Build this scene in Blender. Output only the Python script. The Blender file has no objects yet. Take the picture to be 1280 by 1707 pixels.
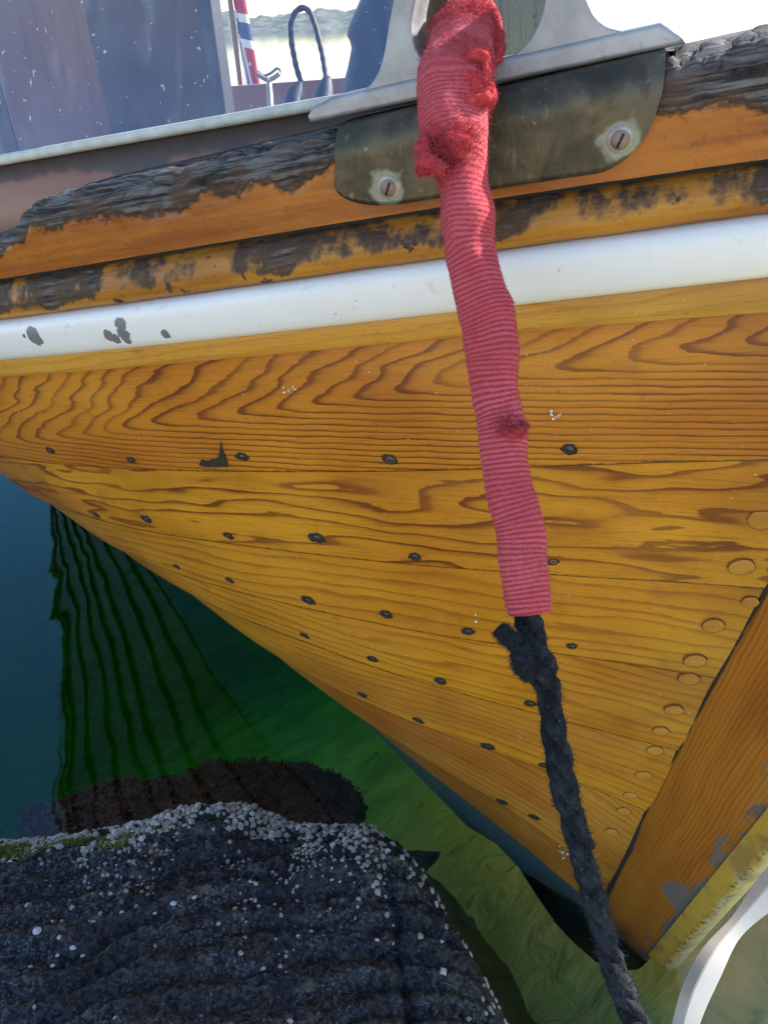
import bpy, bmesh, math, random
import numpy as np
from mathutils import Vector, Matrix
random.seed(7); RNG = np.random.default_rng(7)
sc = bpy.context.scene; COL = sc.collection
V = np.array

# ------------------------------------------------------------------ camera
H = 1.3; FPX = 1290.; PIT = math.radians(32.6); ROL = math.radians(3.05)
CAM = V([0, 0, H])
UPP = V([0, math.sin(PIT), math.cos(PIT)]); FWD = V([0, math.cos(PIT), -math.sin(PIT)]); XA = V([1., 0, 0])
RT = math.cos(ROL)*XA - math.sin(ROL)*UPP; UP = math.sin(ROL)*XA + math.cos(ROL)*UPP
cd = bpy.data.cameras.new('camera'); cam = bpy.data.objects.new('camera', cd); COL.objects.link(cam)
cd.sensor_fit = 'HORIZONTAL'; cd.sensor_width = 36.; cd.lens = 36.*FPX/1280.
cd.clip_start = 0.02; cd.clip_end = 5000
cam.matrix_world = Matrix(((RT[0], UP[0], -FWD[0], 0), (RT[1], UP[1], -FWD[1], 0), (RT[2], UP[2], -FWD[2], H), (0, 0, 0, 1)))
sc.camera = cam
# ------------------------------------------------------------------ light
SUN_AZ = 64.; SUN_EL = 31.          # azimuth clockwise from +Y
w = bpy.data.worlds.new('World'); sc.world = w; w.use_nodes = True
nt = w.node_tree; bg = nt.nodes['Background']
sky = nt.nodes.new('ShaderNodeTexSky'); sky.sky_type = 'NISHITA'; sky.sun_disc = False
sky.sun_elevation = math.radians(SUN_EL); sky.sun_rotation = math.radians(SUN_AZ)
sky.air_density = 1.2; sky.dust_density = 0.6; sky.ozone_density = 1.6
nt.links.new(sky.outputs[0], bg.inputs[0]); bg.inputs[1].default_value = 0.12
sd = bpy.data.lights.new('sun', 'SUN'); sun = bpy.data.objects.new('sun', sd); COL.objects.link(sun)
sd.energy = 4.0; sd.angle = math.radians(0.53); sd.color = (1.0, 0.94, 0.85)
_e, _a = math.radians(SUN_EL), math.radians(SUN_AZ)
SD = Vector((math.sin(_a)*math.cos(_e), math.cos(_a)*math.cos(_e), math.sin(_e)))
sun.rotation_euler = SD.to_track_quat('Z', 'Y').to_euler(); sun.location = SD*8
sc.view_settings.view_transform = 'Standard'; sc.view_settings.look = 'None'
sc.view_settings.gamma = 1; sc.view_settings.use_curve_mapping = False
sc.view_settings.exposure = 1.75
sc.cycles.max_bounces = 10; sc.cycles.transparent_max_bounces = 16
sc.cycles.caustics_reflective = False; sc.cycles.caustics_refractive = False
sc.cycles.sample_clamp_indirect = 8; sc.cycles.use_denoising = True

# ------------------------------------------------------------------ maths helpers
def ray(p):
    p = np.atleast_2d(V(p, dtype=float)); a = (p[:, 0]-640)/FPX; b = (853.5-p[:, 1])/FPX
    return a[:, None]*RT + b[:, None]*UP + FWD
def atz(p, z=0.):
    r = ray(p); return CAM + r*((z-H)/r[:, 2])[:, None]
def atd(p, d):
    r = ray(p); return CAM + r*np.reshape(d, (-1, 1))
def onplane(p, q, n):
    r = ray(p); return CAM + r*(((q-CAM)@n)/(r@n))[:, None]
def _h(ix, iy, iz, seed):
    n = (ix.astype(np.int64)*374761393 + iy.astype(np.int64)*668265263 + iz.astype(np.int64)*2147483647 + seed*1274126177) & 0xffffffff
    n = ((n ^ (n >> 13))*1274126177) & 0xffffffff
    n = ((n ^ (n >> 16))*2246822519) & 0xffffffff
    return ((n ^ (n >> 15)) & 0xffffff)/float(0xffffff)*2-1
def noise(p, seed=0):
    p = np.asarray(p, float); i = np.floor(p); f = p-i; f = f*f*f*(f*(f*6-15)+10); i = i.astype(np.int64)
    r = 0
    for dx in (0, 1):
        for dy in (0, 1):
            for dz in (0, 1):
                wgt = (f[..., 0] if dx else 1-f[..., 0])*(f[..., 1] if dy else 1-f[..., 1])*(f[..., 2] if dz else 1-f[..., 2])
                r = r + wgt*_h(i[..., 0]+dx, i[..., 1]+dy, i[..., 2]+dz, seed)
    return r
def fbm(p, octv=4, seed=0, gain=.5):
    p = np.asarray(p, float); r = 0; a = 1.; t = 0
    for o in range(octv):
        r = r + a*noise(p*2.03**o, seed+o*17); t += a; a *= gain
    return r/t
def sstep(a, b, x):
    t = np.clip((x-a)/(b-a), 0, 1); return t*t*(3-2*t)
def unit(v):
    v = np.asarray(v, float); return v/np.maximum(np.linalg.norm(v, axis=-1, keepdims=True), 1e-12)

# ------------------------------------------------------------------ object helpers
def link(o, parent=None):
    COL.objects.link(o)
    if parent is not None:
        o.parent = parent; o.matrix_parent_inverse = parent_inv(parent)
    return o
def parent_inv(p):
    m = p.matrix_basis.copy(); q = p
    while q.parent is not None:
        m = q.parent.matrix_basis @ q.matrix_parent_inverse @ m if False else m; q = q.parent
    return m.inverted()
def tag(o, label=None, cat=None, group=None, kind=None):
    for k, v in (('label', label), ('category', cat), ('group', group), ('kind', kind)):
        if v: o[k] = v
    return o
def make_mesh(name, verts, faces, smooth=True, uv=None):
    me = bpy.data.meshes.new(name)
    me.from_pydata([tuple(map(float, v)) for v in verts], [], [tuple(f) for f in faces])
    if smooth: me.polygons.foreach_set('use_smooth', [True]*len(me.polygons))
    if uv is not None:
        l = me.uv_layers.new(name='UVMap'); li = np.empty(len(me.loops), np.int32); me.loops.foreach_get('vertex_index', li)
        l.data.foreach_set('uv', np.asarray(uv, np.float32)[li].ravel())
    me.update(); return me
def mobj(name, verts, faces, mat, parent=None, smooth=True, uv=None):
    me = make_mesh(name, verts, faces, smooth, uv)
    for m in (mat if isinstance(mat, (list, tuple)) else [mat]): me.materials.append(m)
    return link(bpy.data.objects.new(name, me), parent)
def gridfaces(nu, nv, closev=False, off=0, flip=False):
    i, j = np.meshgrid(np.arange(nu-1), np.arange(nv if closev else nv-1), indexing='ij')
    j2 = (j+1) % nv
    f = np.stack([i*nv+j, (i+1)*nv+j, (i+1)*nv+j2, i*nv+j2], -1).reshape(-1, 4)+off
    return f[:, ::-1] if flip else f
def empty(name, loc):
    o = bpy.data.objects.new(name, None); o.location = loc; o.empty_display_size = .1; return link(o)
def resample(pts, n):
    pts = np.asarray(pts, float); d = np.r_[0, np.cumsum(np.linalg.norm(np.diff(pts, axis=0), axis=1))]
    t = np.linspace(0, d[-1], n); return np.stack([np.interp(t, d, pts[:, k]) for k in range(pts.shape[1])], 1)
def smooth_path(pts, n, it=6):
    p = resample(pts, n)
    for _ in range(it):
        q = p.copy(); q[1:-1] = (p[:-2]+2*p[1:-1]+p[2:])/4; p = q
    return p
def frames(p):
    t = unit(np.gradient(p, axis=0)); u = np.zeros_like(p); r = V([0.31, 0.2, 0.9]); r = unit(np.cross(t[0], r))
    for i in range(len(p)):
        r = unit(r-t[i]*(r@t[i])); u[i] = r
    return t, u, np.cross(t, u)
def tube(path, rad, n=10, caps=True):
    path = np.asarray(path, float); t, u, v = frames(path); rad = np.broadcast_to(np.asarray(rad, float), (len(path),))
    a = np.linspace(0, 2*math.pi, n, endpoint=False)
    vs = (path[:, None]+rad[:, None, None]*(np.cos(a)[None, :, None]*u[:, None]+np.sin(a)[None, :, None]*v[:, None])).reshape(-1, 3)
    fs = [tuple(f) for f in gridfaces(len(path), n, True)]
    if caps:
        fs.append(tuple(range(n))); k = (len(path)-1)*n; fs.append(tuple(range(k+n-1, k-1, -1)))
    return list(map(tuple, vs)), fs
def merge(parts):
    vs, fs = [], []
    for a, b in parts:
        o = len(vs); vs += list(map(tuple, a)); fs += [tuple(int(i)+o for i in f) for f in b]
    return vs, fs
def box(c, ax, ay, az):
    c, ax, ay, az = (V(q, dtype=float) for q in (c, ax, ay, az))
    vs = [c+sx*ax+sy*ay+sz*az for sz in (-1, 1) for sy in (-1, 1) for sx in (-1, 1)]
    return vs, [(0, 2, 3, 1), (4, 5, 7, 6), (0, 1, 5, 4), (2, 6, 7, 3), (0, 4, 6, 2), (1, 3, 7, 5)]
def bevelled(o, wdt=.004, seg=2):
    m = o.modifiers.new('bevel', 'BEVEL'); m.width = wdt; m.segments = seg; m.limit_method = 'ANGLE'; return o

# ------------------------------------------------------------------ material helpers
class NT:
    def __init__(s, name):
        s.m = bpy.data.materials.new(name); s.m.use_nodes = True; s.t = s.m.node_tree; s.t.nodes.clear()
        s.out = s.n('ShaderNodeOutputMaterial')
    def n(s, ty, **kw):
        o = s.t.nodes.new(ty)
        for k, v in kw.items(): setattr(o, k, v)
        return o
    def put(s, i, x):
        if x is None: return
        if hasattr(x, 'is_linked'): s.t.links.new(x, i)
        else: i.default_value = x
    def math(s, op, a, b=None, c=None, clamp=False):
        o = s.n('ShaderNodeMath', operation=op); o.use_clamp = clamp
        for k, x in enumerate((a, b, c)): s.put(o.inputs[k], x)
        return o.outputs[0]
    def add(s, a, b): return s.math('ADD', a, b)
    def mul(s, a, b): return s.math('MULTIPLY', a, b)
    def pos(s): return s.n('ShaderNodeNewGeometry').outputs['Position']
    def uv(s): return s.n('ShaderNodeTexCoord').outputs['UV']
    def xyz(s, v):
        o = s.n('ShaderNodeSeparateXYZ'); s.put(o.inputs[0], v); return o.outputs
    def comb(s, x, y, z=0.):
        o = s.n('ShaderNodeCombineXYZ'); s.put(o.inputs[0], x); s.put(o.inputs[1], y); s.put(o.inputs[2], z); return o.outputs[0]
    def scale(s, v, k):
        o = s.n('ShaderNodeVectorMath', operation='MULTIPLY'); s.put(o.inputs[0], v); s.put(o.inputs[1], k if hasattr(k, 'is_linked') else (tuple(k) if hasattr(k, '__len__') else (k, k, k))); return o.outputs[0]
    def noise(s, v, sc_=5., det=4., rough=.55, dist=0., col=False):
        o = s.n('ShaderNodeTexNoise'); s.put(o.inputs['Vector'], v); o.inputs['Scale'].default_value = sc_
        o.inputs['Detail'].default_value = det; o.inputs['Roughness'].default_value = rough; o.inputs['Distortion'].default_value = dist
        return o.outputs['Color' if col else 'Fac']
    def voro(s, v, sc_, feat='F1', out='Distance', rnd=1.):
        o = s.n('ShaderNodeTexVoronoi', feature=feat); s.put(o.inputs['Vector'], v); o.inputs['Scale'].default_value = sc_
        o.inputs['Randomness'].default_value = rnd; return o.outputs[out]
    def ramp(s, f, stops, interp='LINEAR'):
        o = s.n('ShaderNodeValToRGB'); s.put(o.inputs[0], f); e = o.color_ramp; e.interpolation = interp
        while len(e.elements) < len(stops): e.elements.new(.5)
        for k, (p, c) in enumerate(stops):
            e.elements[k].position = p; c = (c, c, c) if not hasattr(c, '__len__') else c; e.elements[k].color = (*c[:3], 1)
        return o.outputs[0]
    def sm(s, x, a, b):
        o = s.n('ShaderNodeMapRange', interpolation_type='SMOOTHSTEP'); s.put(o.inputs[0], x)
        o.inputs[1].default_value = a; o.inputs[2].default_value = b; return o.outputs[0]
    def mix(s, f, a, b, mode='MIX'):
        o = s.n('ShaderNodeMix', data_type='RGBA', blend_type=mode)
        cc = lambda c: (*c[:3], 1) if hasattr(c, '__len__') else c
        s.put(o.inputs[0], f); s.put(o.inputs[6], cc(a)); s.put(o.inputs[7], cc(b)); return o.outputs[2]
    def bump(s, h, st=.3, d=.01, nrm=None):
        o = s.n('ShaderNodeBump'); s.put(o.inputs['Height'], h); o.inputs['Strength'].default_value = st; o.inputs['Distance'].default_value = d
        s.put(o.inputs['Normal'], nrm); return o.outputs[0]
    def bsdf(s, color, rough=.5, nrm=None, metal=0., spec=.5, coat=0., coat_r=.1, sheen=0., coatn=None, out=True, **kw):
        o = s.n('ShaderNodeBsdfPrincipled'); cc = (*color[:3], 1) if hasattr(color, '__len__') else color
        s.put(o.inputs['Base Color'], cc); s.put(o.inputs['Roughness'], rough); s.put(o.inputs['Normal'], nrm); s.put(o.inputs['Metallic'], metal)
        s.put(o.inputs['Specular IOR Level'], spec); s.put(o.inputs['Coat Weight'], coat); s.put(o.inputs['Coat Roughness'], coat_r); s.put(o.inputs['Sheen Weight'], sheen)
        s.put(o.inputs['Coat Normal'], coatn)
        for k, v in kw.items(): s.put(o.inputs[k.replace('_', ' ')], v)
        if out: s.t.links.new(o.outputs[0], s.out.inputs[0])
        return o.outputs[0]
    def schlick(s, f0=.04):
        o = s.n('ShaderNodeLayerWeight'); return s.math('MULTIPLY_ADD', s.math('POWER', o.outputs['Facing'], 5.), 1-f0, f0, clamp=True)
    def spot(s, P, c, r, wob=.6, ns=60., soft=.25):
        """mask: 1 inside an uneven blot of radius r round world point c"""
        n_ = s.noise(P, ns, 3.); o = s.n('ShaderNodeVectorMath', operation='DISTANCE'); s.put(o.inputs[0], P); o.inputs[1].default_value = tuple(map(float, c))
        d = s.add(o.outputs['Value'], s.mul(s.add(n_, -.5), r*wob*2.)); return s.math('SUBTRACT', 1., s.sm(d, r*(1-soft), r*(1+soft)))

# ------------------------------------------------------------------ hull form (boat frame: s aft, y out, z up)
WL = -.07     # water level
AL = 0.6168092; HT = 0.028
AX = V([-math.sin(AL), math.cos(AL), 0]); BX = V([-math.cos(AL), -math.sin(AL), 0]); ORG = V([0.40335, 0.72783, 0.]); ZX = V([0, 0, 1.])
KP = [-0.09641, 0.15706, -0.0816, 0.99765]; AP = [-0.46461, 1.38234, 0.29993, 0.0912]; S0 = [-0.02798, -0.14305, 0.05877]
def rab(z): return np.polyval(S0, np.clip(z, -.5, 1.6))
def wid(e, z):
    zc = np.clip(z, -.3, 1.6); k = np.clip(np.polyval(KP, zc), .05, 3); A = np.clip(np.polyval(AP, zc), .08, 3)
    tuck = np.where(np.asarray(z) < 0, np.clip(1+(np.asarray(z)+.025)/.08, .10, 1), 1.)
    clos = np.interp(e, [0, 1.05, 1.3, 1.6, 1.94, 2.24, 2.59, 3.01, 3.41, 3.76, 3.95], [1, 1, .965, .84, .69, .575, .44, .306, .185, .08, .02])
    return HT + A*(1-np.exp(-k*np.maximum(e, 0)/A))*tuck*clos
def bw(s, y, z):
    s, y, z = np.broadcast_arrays(np.asarray(s, float), np.asarray(y, float), np.asarray(z, float))
    return ORG + s[..., None]*AX + y[..., None]*BX + z[..., None]*ZX
def hp(e, z):
    e, z = np.broadcast_arrays(np.asarray(e, float), np.asarray(z, float)); return bw(e+rab(z), wid(e, z), z)
def hn(e, z):
    h = 2e-3; du = hp(np.asarray(e)+h, z)-hp(np.asarray(e)+1e-5, z); dv = hp(np.asarray(e)+1e-3, np.asarray(z)+h)-hp(np.asarray(e)+1e-3, np.asarray(z)-h)
    return unit(np.cross(dv, du)) * np.sign((np.cross(dv, du)@BX))[..., None]
_T = np.linspace(.3, 3, 3000)
def cast(px, off=0.):
    out = []
    for p in px:
        r = ray(p)[0]; q = CAM+r*_T[:, None]; d = q-ORG; s, y, z = d@AX, d@BX, q[:, 2]
        g = wid(s-rab(z), z)+off-y; i = int(np.argmax(g > 0))
        if g[i] <= 0: continue
        t = _T[i]-(_T[i]-_T[i-1])*g[i]/(g[i]-g[i-1]); q = CAM+r*t; out.append(((q-ORG)@AX-rab(q[2]), q[2]))
    return V(out)
def seam(px, extra=(), deg=3, up=0.):
    q = cast(px)+V([0, up]); d = np.r_[q, V(extra).reshape(-1, 2)] if len(extra) else q
    c = np.polyfit(d[:, 0], d[:, 1], deg); emax = d[:, 0].max(); z1 = np.polyval(c, emax); sl = np.clip(np.polyval(np.polyder(c), emax), -.12, .02)
    def f(e):
        e = np.asarray(e, float); return np.where(e <= emax, np.polyval(c, np.minimum(e, emax)), z1+sl*.9*(1-np.exp(-np.maximum(e-emax, 0)/.9)))
    return f
R0 = seam([(200, 298), (380, 262), (525, 222), (700, 185), (1090, 85), (1280, 62)], [(.66, 1.163), (.8, 1.135), (1.3, 1.06)])
R1 = seam([(0, 465), (200, 430), (400, 395), (640, 360), (730, 347), (830, 330), (1050, 298), (1280, 262)], [(1.3, .975)])
R2 = seam([(0, 525), (250, 492), (500, 455), (740, 422), (830, 408), (1280, 345)], [(1.3, .925)])
R3 = seam([(0, 585), (250, 563), (500, 535), (760, 505), (850, 492), (1280, 445)], [(1.3, .875)])
R4 = seam([(0, 615), (250, 605), (400, 590), (640, 560), (780, 545), (870, 540), (1280, 512)], [(1.3, .85)])
S1 = seam([(0, 752), (75, 765), (150, 769), (225, 771), (320, 775), (640, 776), (820, 776), (900, 777), (1100, 770), (1280, 764)], [(1.3, .70)])
S2 = seam([(175, 860), (260, 872), (362, 897), (430, 905), (515, 916), (620, 926), (760, 937), (830, 944), (960, 955), (1090, 969), (1168, 977), (1280, 984)], [(1.2, .59)])
S3 = seam([(265, 932), (350, 962), (405, 979), (520, 1007), (620, 1027), (738, 1050), (924, 1084), (996, 1100), (1077, 1116), (1105, 1119), (1199, 1134)], [(1.2, .5)])
S4 = seam([(397, 1015), (462, 1042), (560, 1080), (610, 1097), (710, 1125), (767, 1150), (870, 1177), (943, 1203), (1027, 1225), (1074, 1239), (1134, 1255)], [(.9, .48), (1.2, .44)])
S5 = seam([(622, 1167), (680, 1192), (735, 1212), (797, 1240), (880, 1270), (965, 1296), (1027, 1325), (1071, 1359)], [(.7, .375), (1.0, .365), (1.2, .36)], 4)
S6 = seam([(700, 1248), (760, 1290), (795, 1307), (855, 1355), (920, 1400), (975, 1440), (1018, 1480)], [(.5, .28), (.8, .285), (1.2, .28)], 4)
BT = seam([(667, 1247), (710, 1277), (745, 1312), (797, 1357), (880, 1422), (967, 1500), (1010, 1545)], [(.6, .175), (.9, .18), (1.2, .18)], 4, .014)
KB = lambda e: -.085-.13*(1-sstep(.0, .32, np.asarray(e, float)))
EMAX = 3.9
EV = np.r_[np.linspace(0, .04, 6)[:-1], np.linspace(.04, 1.3, 110)[:-1], np.linspace(1.3, EMAX, 60)]

# ------------------------------------------------------------------ materials
def wood(name, mode, p=.05, dark=(.13, .028, .006), light=(.42, .20, .030), mid=(.30, .115, .018), contrast=1., seed=0., v0=(.05, .0), nz=1., bumpk=.25, rough=.5, coat=.38):
    m = NT(name); uv = m.uv(); x, y, _ = m.xyz(uv)
    q = m.comb(m.add(x, seed*3.7), m.add(y, seed*1.3), seed)
    low = m.add(m.noise(m.scale(q, (3.2, 16, 1)), 1., 2.), -.5)
    fine = m.add(m.noise(m.scale(q, (14, 70, 1)), 1., 3.), -.5)
    if mode == 'flame':      # nested flames opening towards the stem
        dv = m.math('SUBTRACT', y, m.add(m.mul(x, v0[1]), v0[0]))
        dv = m.add(dv, m.mul(low, .018))
        ab = m.math('SQRT', m.add(m.mul(dv, dv), .00006))
        up_ = m.mul(m.add(ab, dv), .5); dn = m.mul(m.math('SUBTRACT', ab, dv), .5)
        Fv = m.add(x, m.add(m.mul(up_, 2.3), m.mul(dn, 6.5)))
        Fv = m.math('DIVIDE', m.add(Fv, m.add(m.add(m.mul(low, .12*nz), m.mul(m.noise(m.comb(m.mul(x, 7.), 0., seed), 1., 2.), .05)), m.mul(fine, .036*nz))), p)
    elif mode == 'island':   # loops and islands
        Fv = m.math('DIVIDE', m.add(m.add(m.mul(x, .05), m.mul(y, 1.)), m.add(m.mul(low, .16*nz), m.mul(fine, .016*nz))), p)
    else:                    # straight grain
        Fv = m.math('DIVIDE', m.add(m.add(m.mul(x, .03), y), m.add(m.mul(low, .05*nz), m.mul(fine, .008*nz))), p)
    fr = m.math('FRACT', Fv)
    vary = m.noise(m.comb(m.math('FLOOR', Fv), seed, m.mul(x, 2.)), 3.1, 1.)
    line = m.ramp(fr, [(0, .12), (.05, 0.), (.48, .04), (.70, .30), (.84, .95), (.97, 1.), (1., .15)])
    line = m.mul(line, m.math('MULTIPLY_ADD', vary, 1.5, .15, clamp=True))
    tone = m.noise(m.scale(q, (2.5, 9, 1)), 1., 3.)
    base = m.mix(m.sm(tone, .3, .72), light, mid)
    streak = m.noise(m.scale(q, (9, 520, 1)), 1., 4., .65)
    base = m.mix(m.mul(m.sm(streak, .50, .72), .5*contrast), base, dark)
    c = m.mix(m.mul(line, contrast), base, dark)
    P = m.pos(); blot = m.noise(P, 13., 4.)
    wide = m.noise(P, 2.6, 3.); c = m.mix(m.mul(m.sm(wide, .40, .66), .30), c, m.mix(.5, c, (.66, .36, .050))); c = m.mix(m.mul(m.sm(wide, .54, .32), .42), c, (.17, .058, .008))
    scr = m.noise(m.scale(q, (55, 900, 1)), 1., 2.); sgate = m.noise(P, 9., 2.); c = m.mix(m.mul(m.mul(m.sm(scr, .70, .78), m.sm(sgate, .52, .64)), .55), c, (.72, .50, .22))
    c = m.mix(m.mul(m.sm(blot, .58, .74), .45), c, (.20, .07, .012))
    gr = m.noise(P, 120., 4.); c = m.mix(m.mul(m.sm(gr, .66, .74), .35), c, (.08, .03, .012))
    pore = m.noise(m.scale(q, (45, 800, 1)), 1., 2.); c = m.mix(m.mul(m.sm(pore, .60, .70), .45), c, (.10, .032, .008))
    salt = m.noise(P, 210., 2.); c = m.mix(m.mul(m.sm(salt, .735, .76), .7), c, (.62, .5, .36))
    lap_shade = m.math('SUBTRACT', 1., m.sm(m.add(y, m.mul(m.add(gr, -.5), .006)), .0006, .0034)); c = m.mix(m.mul(lap_shade, .85), c, (.035, .016, .008))  # lap shadow painted in as a thin dark line on the lower edge
    h = m.add(m.mul(line, -.5), m.add(m.mul(streak, .35), m.mul(gr, .5)))
    nb = m.bump(h, bumpk, .0012)
    cn = m.bump(m.add(m.noise(P, 24., 3.), m.mul(m.noise(P, 160., 2.), .12)), .10, .01)
    rv = m.math('MULTIPLY_ADD', m.noise(P, 30., 4.), .22, .03)
    m.bsdf(c, rough, nb, spec=.22, coat=coat, coat_r=rv, coatn=cn); return m.m
def plain(name, col, rough=.5, metal=0., var=.25, ns=30., bump=.2, bd=.002, **kw):
    m = NT(name); P = m.pos(); n_ = m.noise(P, ns, 5.)
    c = m.mix(n_, tuple(c*(1-var) for c in col), tuple(min(1, c*(1+var)) for c in col))
    m.bsdf(c, rough, m.bump(m.noise(P, ns*6, 4.), bump, bd), metal, **kw); return m.m

M = {}
gold = dict(light=(.56, .250, .012), mid=(.45, .165, .008), dark=(.160, .030, .004))
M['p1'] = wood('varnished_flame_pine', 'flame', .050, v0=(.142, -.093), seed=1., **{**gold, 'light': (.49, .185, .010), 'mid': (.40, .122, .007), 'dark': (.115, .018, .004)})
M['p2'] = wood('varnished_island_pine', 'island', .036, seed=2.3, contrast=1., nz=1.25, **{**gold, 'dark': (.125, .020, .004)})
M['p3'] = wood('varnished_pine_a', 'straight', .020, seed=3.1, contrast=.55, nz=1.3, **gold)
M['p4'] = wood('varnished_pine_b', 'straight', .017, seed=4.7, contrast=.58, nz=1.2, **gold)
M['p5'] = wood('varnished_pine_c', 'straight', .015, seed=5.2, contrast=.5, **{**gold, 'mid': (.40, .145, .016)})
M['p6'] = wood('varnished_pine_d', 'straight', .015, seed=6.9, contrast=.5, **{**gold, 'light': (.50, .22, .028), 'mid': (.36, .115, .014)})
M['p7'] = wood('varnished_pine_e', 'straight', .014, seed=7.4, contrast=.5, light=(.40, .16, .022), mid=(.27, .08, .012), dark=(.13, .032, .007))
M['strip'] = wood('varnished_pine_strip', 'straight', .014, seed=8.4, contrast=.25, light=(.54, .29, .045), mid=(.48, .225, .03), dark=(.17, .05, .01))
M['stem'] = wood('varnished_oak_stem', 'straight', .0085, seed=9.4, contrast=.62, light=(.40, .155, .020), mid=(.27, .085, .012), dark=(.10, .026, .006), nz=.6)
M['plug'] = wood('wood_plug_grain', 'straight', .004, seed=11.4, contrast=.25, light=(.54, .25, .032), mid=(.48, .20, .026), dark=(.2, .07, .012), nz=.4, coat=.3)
def teal_paint():
    m = NT('teal_antifouling'); P = m.pos(); n_ = m.noise(P, 14., 4.); c = m.mix(n_, (.026, .058, .064), (.042, .086, .092))
    under_shade = m.math('SUBTRACT', 1., m.sm(m.add(m.xyz(P)[2], m.mul(m.add(n_, -.5), .03)), -.075, -.050)); c = m.mix(m.mul(under_shade, .92), c, (.010, .013, .008)); m.bsdf(c, .5, m.bump(n_, .3, .004), coat=.3, coat_r=.2); return m.m  # underwater shade painted into the teal below the waterline
M['teal'] = teal_paint()
M['gap'] = plain('black_caulk', (.012, .011, .010), .8)
M['iron'] = plain('dark_rivet_iron', (.060, .062, .055), .4, metal=.6, ns=200.)
M['bung_ring'] = plain('bung_glue_line', (.15, .055, .014), .7, ns=200.)
M['coaming'] = None

# ------------------------------------------------------------------ water, seabed, shore
def build_setting():
    # seabed
    xs = np.r_[-400, -100, -30, -10, np.linspace(-5, 5, 141), 10, 30, 100, 400]; ys = np.r_[-30, -8, np.linspace(-2, 6, 121), 10, 30, 100, 300]
    X, Y = np.meshgrid(xs, ys, indexing='ij')
    d = (Y-.75)*.75-(X-.3)*.62
    Z = WL-.27-np.clip(d, -.4, 5)*.80-.02*np.clip(np.hypot(X, Y)-6, 0, 200)
    P = np.stack([X, Y, 0*X], -1); nb_ = np.hypot(X, Y) < 8
    Z = Z+np.where(nb_, .07*fbm(P*2.1, 4, 3)+.05*fbm(P*7, 3, 5), 0)
    m = NT('seabed_algae_sand'); Pn = m.pos(); n1 = m.noise(Pn, 2.6, 5., .6, .6); n2 = m.noise(Pn, 9., 4., .6, 1.2)
    c = m.mix(m.sm(n1, .38, .66), (.66, .68, .20), (.36, .46, .11)); c = m.mix(m.mul(m.sm(n2, .55, .75), .6), c, (.14, .17, .05))
    m.bsdf(c, .9, m.bump(n2, .6, .03))
    tag(mobj('seabed', np.stack([X, Y, Z], -1).reshape(-1, 3), gridfaces(*X.shape), m.m), kind='structure')
    # water body: closed box, even absorption
    m = NT('clear_green_water'); Pn = m.pos()
    r1 = m.noise(m.scale(Pn, (1., .55, 1)), 3.4, 2., .45, .3); r2 = m.noise(Pn, 14., 2., .5)
    big = m.noise(Pn, .8, 2.)
    nb = m.bump(m.add(m.add(r1, m.mul(r2, .055)), m.mul(big, 1.2)), .20, .024)
    fr = m.n('ShaderNodeFresnel'); fr.inputs[0].default_value = 1.46; m.t.links.new(nb, fr.inputs['Normal'])
    gl = m.n('ShaderNodeBsdfGlossy'); m.put(gl.inputs['Color'], m.mix(m.sm(fr.outputs[0], .10, .45), (.38, .80, 1.), (1., 1., 1.))); gl.inputs['Roughness'].default_value = .02; m.t.links.new(nb, gl.inputs['Normal'])
    tr = m.n('ShaderNodeBsdfTransparent'); mx = m.n('ShaderNodeMixShader')
    m.t.links.new(fr.outputs[0], mx.inputs[0]); m.t.links.new(tr.outputs[0], mx.inputs[1]); m.t.links.new(gl.outputs[0], mx.inputs[2]); m.t.links.new(mx.outputs[0], m.out.inputs[0])
    va = m.n('ShaderNodeVolumeAbsorption'); va.inputs[0].default_value = (.44, .79, .54, 1); va.inputs[1].default_value = 1.12
    m.t.links.new(va.outputs[0], m.out.inputs['Volume'])
    vs, fs = box((0, 140, -10+WL), (390, 0, 0), (0, 155, 0), (0, 0, 10)); o = tag(mobj('water', vs, fs, m.m, smooth=False), kind='structure')
    # quay behind the camera
    m = NT('pale_quay_concrete'); Pn = m.pos(); n1 = m.noise(Pn, 1.2, 5.); n2 = m.noise(Pn, 40., 4.)
    m.bsdf(m.mix(n2, m.mix(n1, (.50, .42, .32), (.62, .53, .41)), (.46, .39, .30)), .9, m.bump(n2, .5, .01))
    vs, fs = box((0, -20.6, -.6), (40, 0, 0), (0, 20, 0), (0, 0, .93)); tag(bevelled(mobj('quay', vs, fs, m.m, smooth=False), .03, 3), kind='structure')
    # far shore
    m = NT('far_shore_heath'); Pn = m.pos(); n1 = m.noise(Pn, .25, 5., .65); n2 = m.noise(Pn, .06, 3.)
    m.bsdf(m.mix(m.sm(n1, .4, .62), m.mix(n2, (.13, .13, .09), (.20, .19, .15)), (.06, .075, .04)), .95)
    n = 160; t = np.linspace(0, 1, n); x = -150+t*190
    prof = V([0, .25, .6, .9, 1., .75, .25, -.05])
    hgt = (3.2+2.4*fbm(np.stack([x*.04, 0*x, 0*x], 1), 4, 9)+1.1*fbm(np.stack([x*.3, 0*x+4, 0*x], 1), 3, 2))*sstep(0, .1, t)*(1-sstep(.80, 1., t))
    yy = np.linspace(208, 250, 8)
    vs = np.stack([np.broadcast_to(x[:, None], (n, 8)), yy[None, :]+8*fbm(np.stack([x*.03, 0*x+7, 0*x], 1), 3, 4)[:, None], hgt[:, None]*prof[None, :]-.25], -1)
    vs[..., 2] += np.where((prof > .1)[None, :], .5*fbm(vs*.5, 3, 6), 0)
    tag(mobj('far_shore', vs.reshape(-1, 3), gridfaces(n, 8), m.m), kind='structure')
build_setting()

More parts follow.
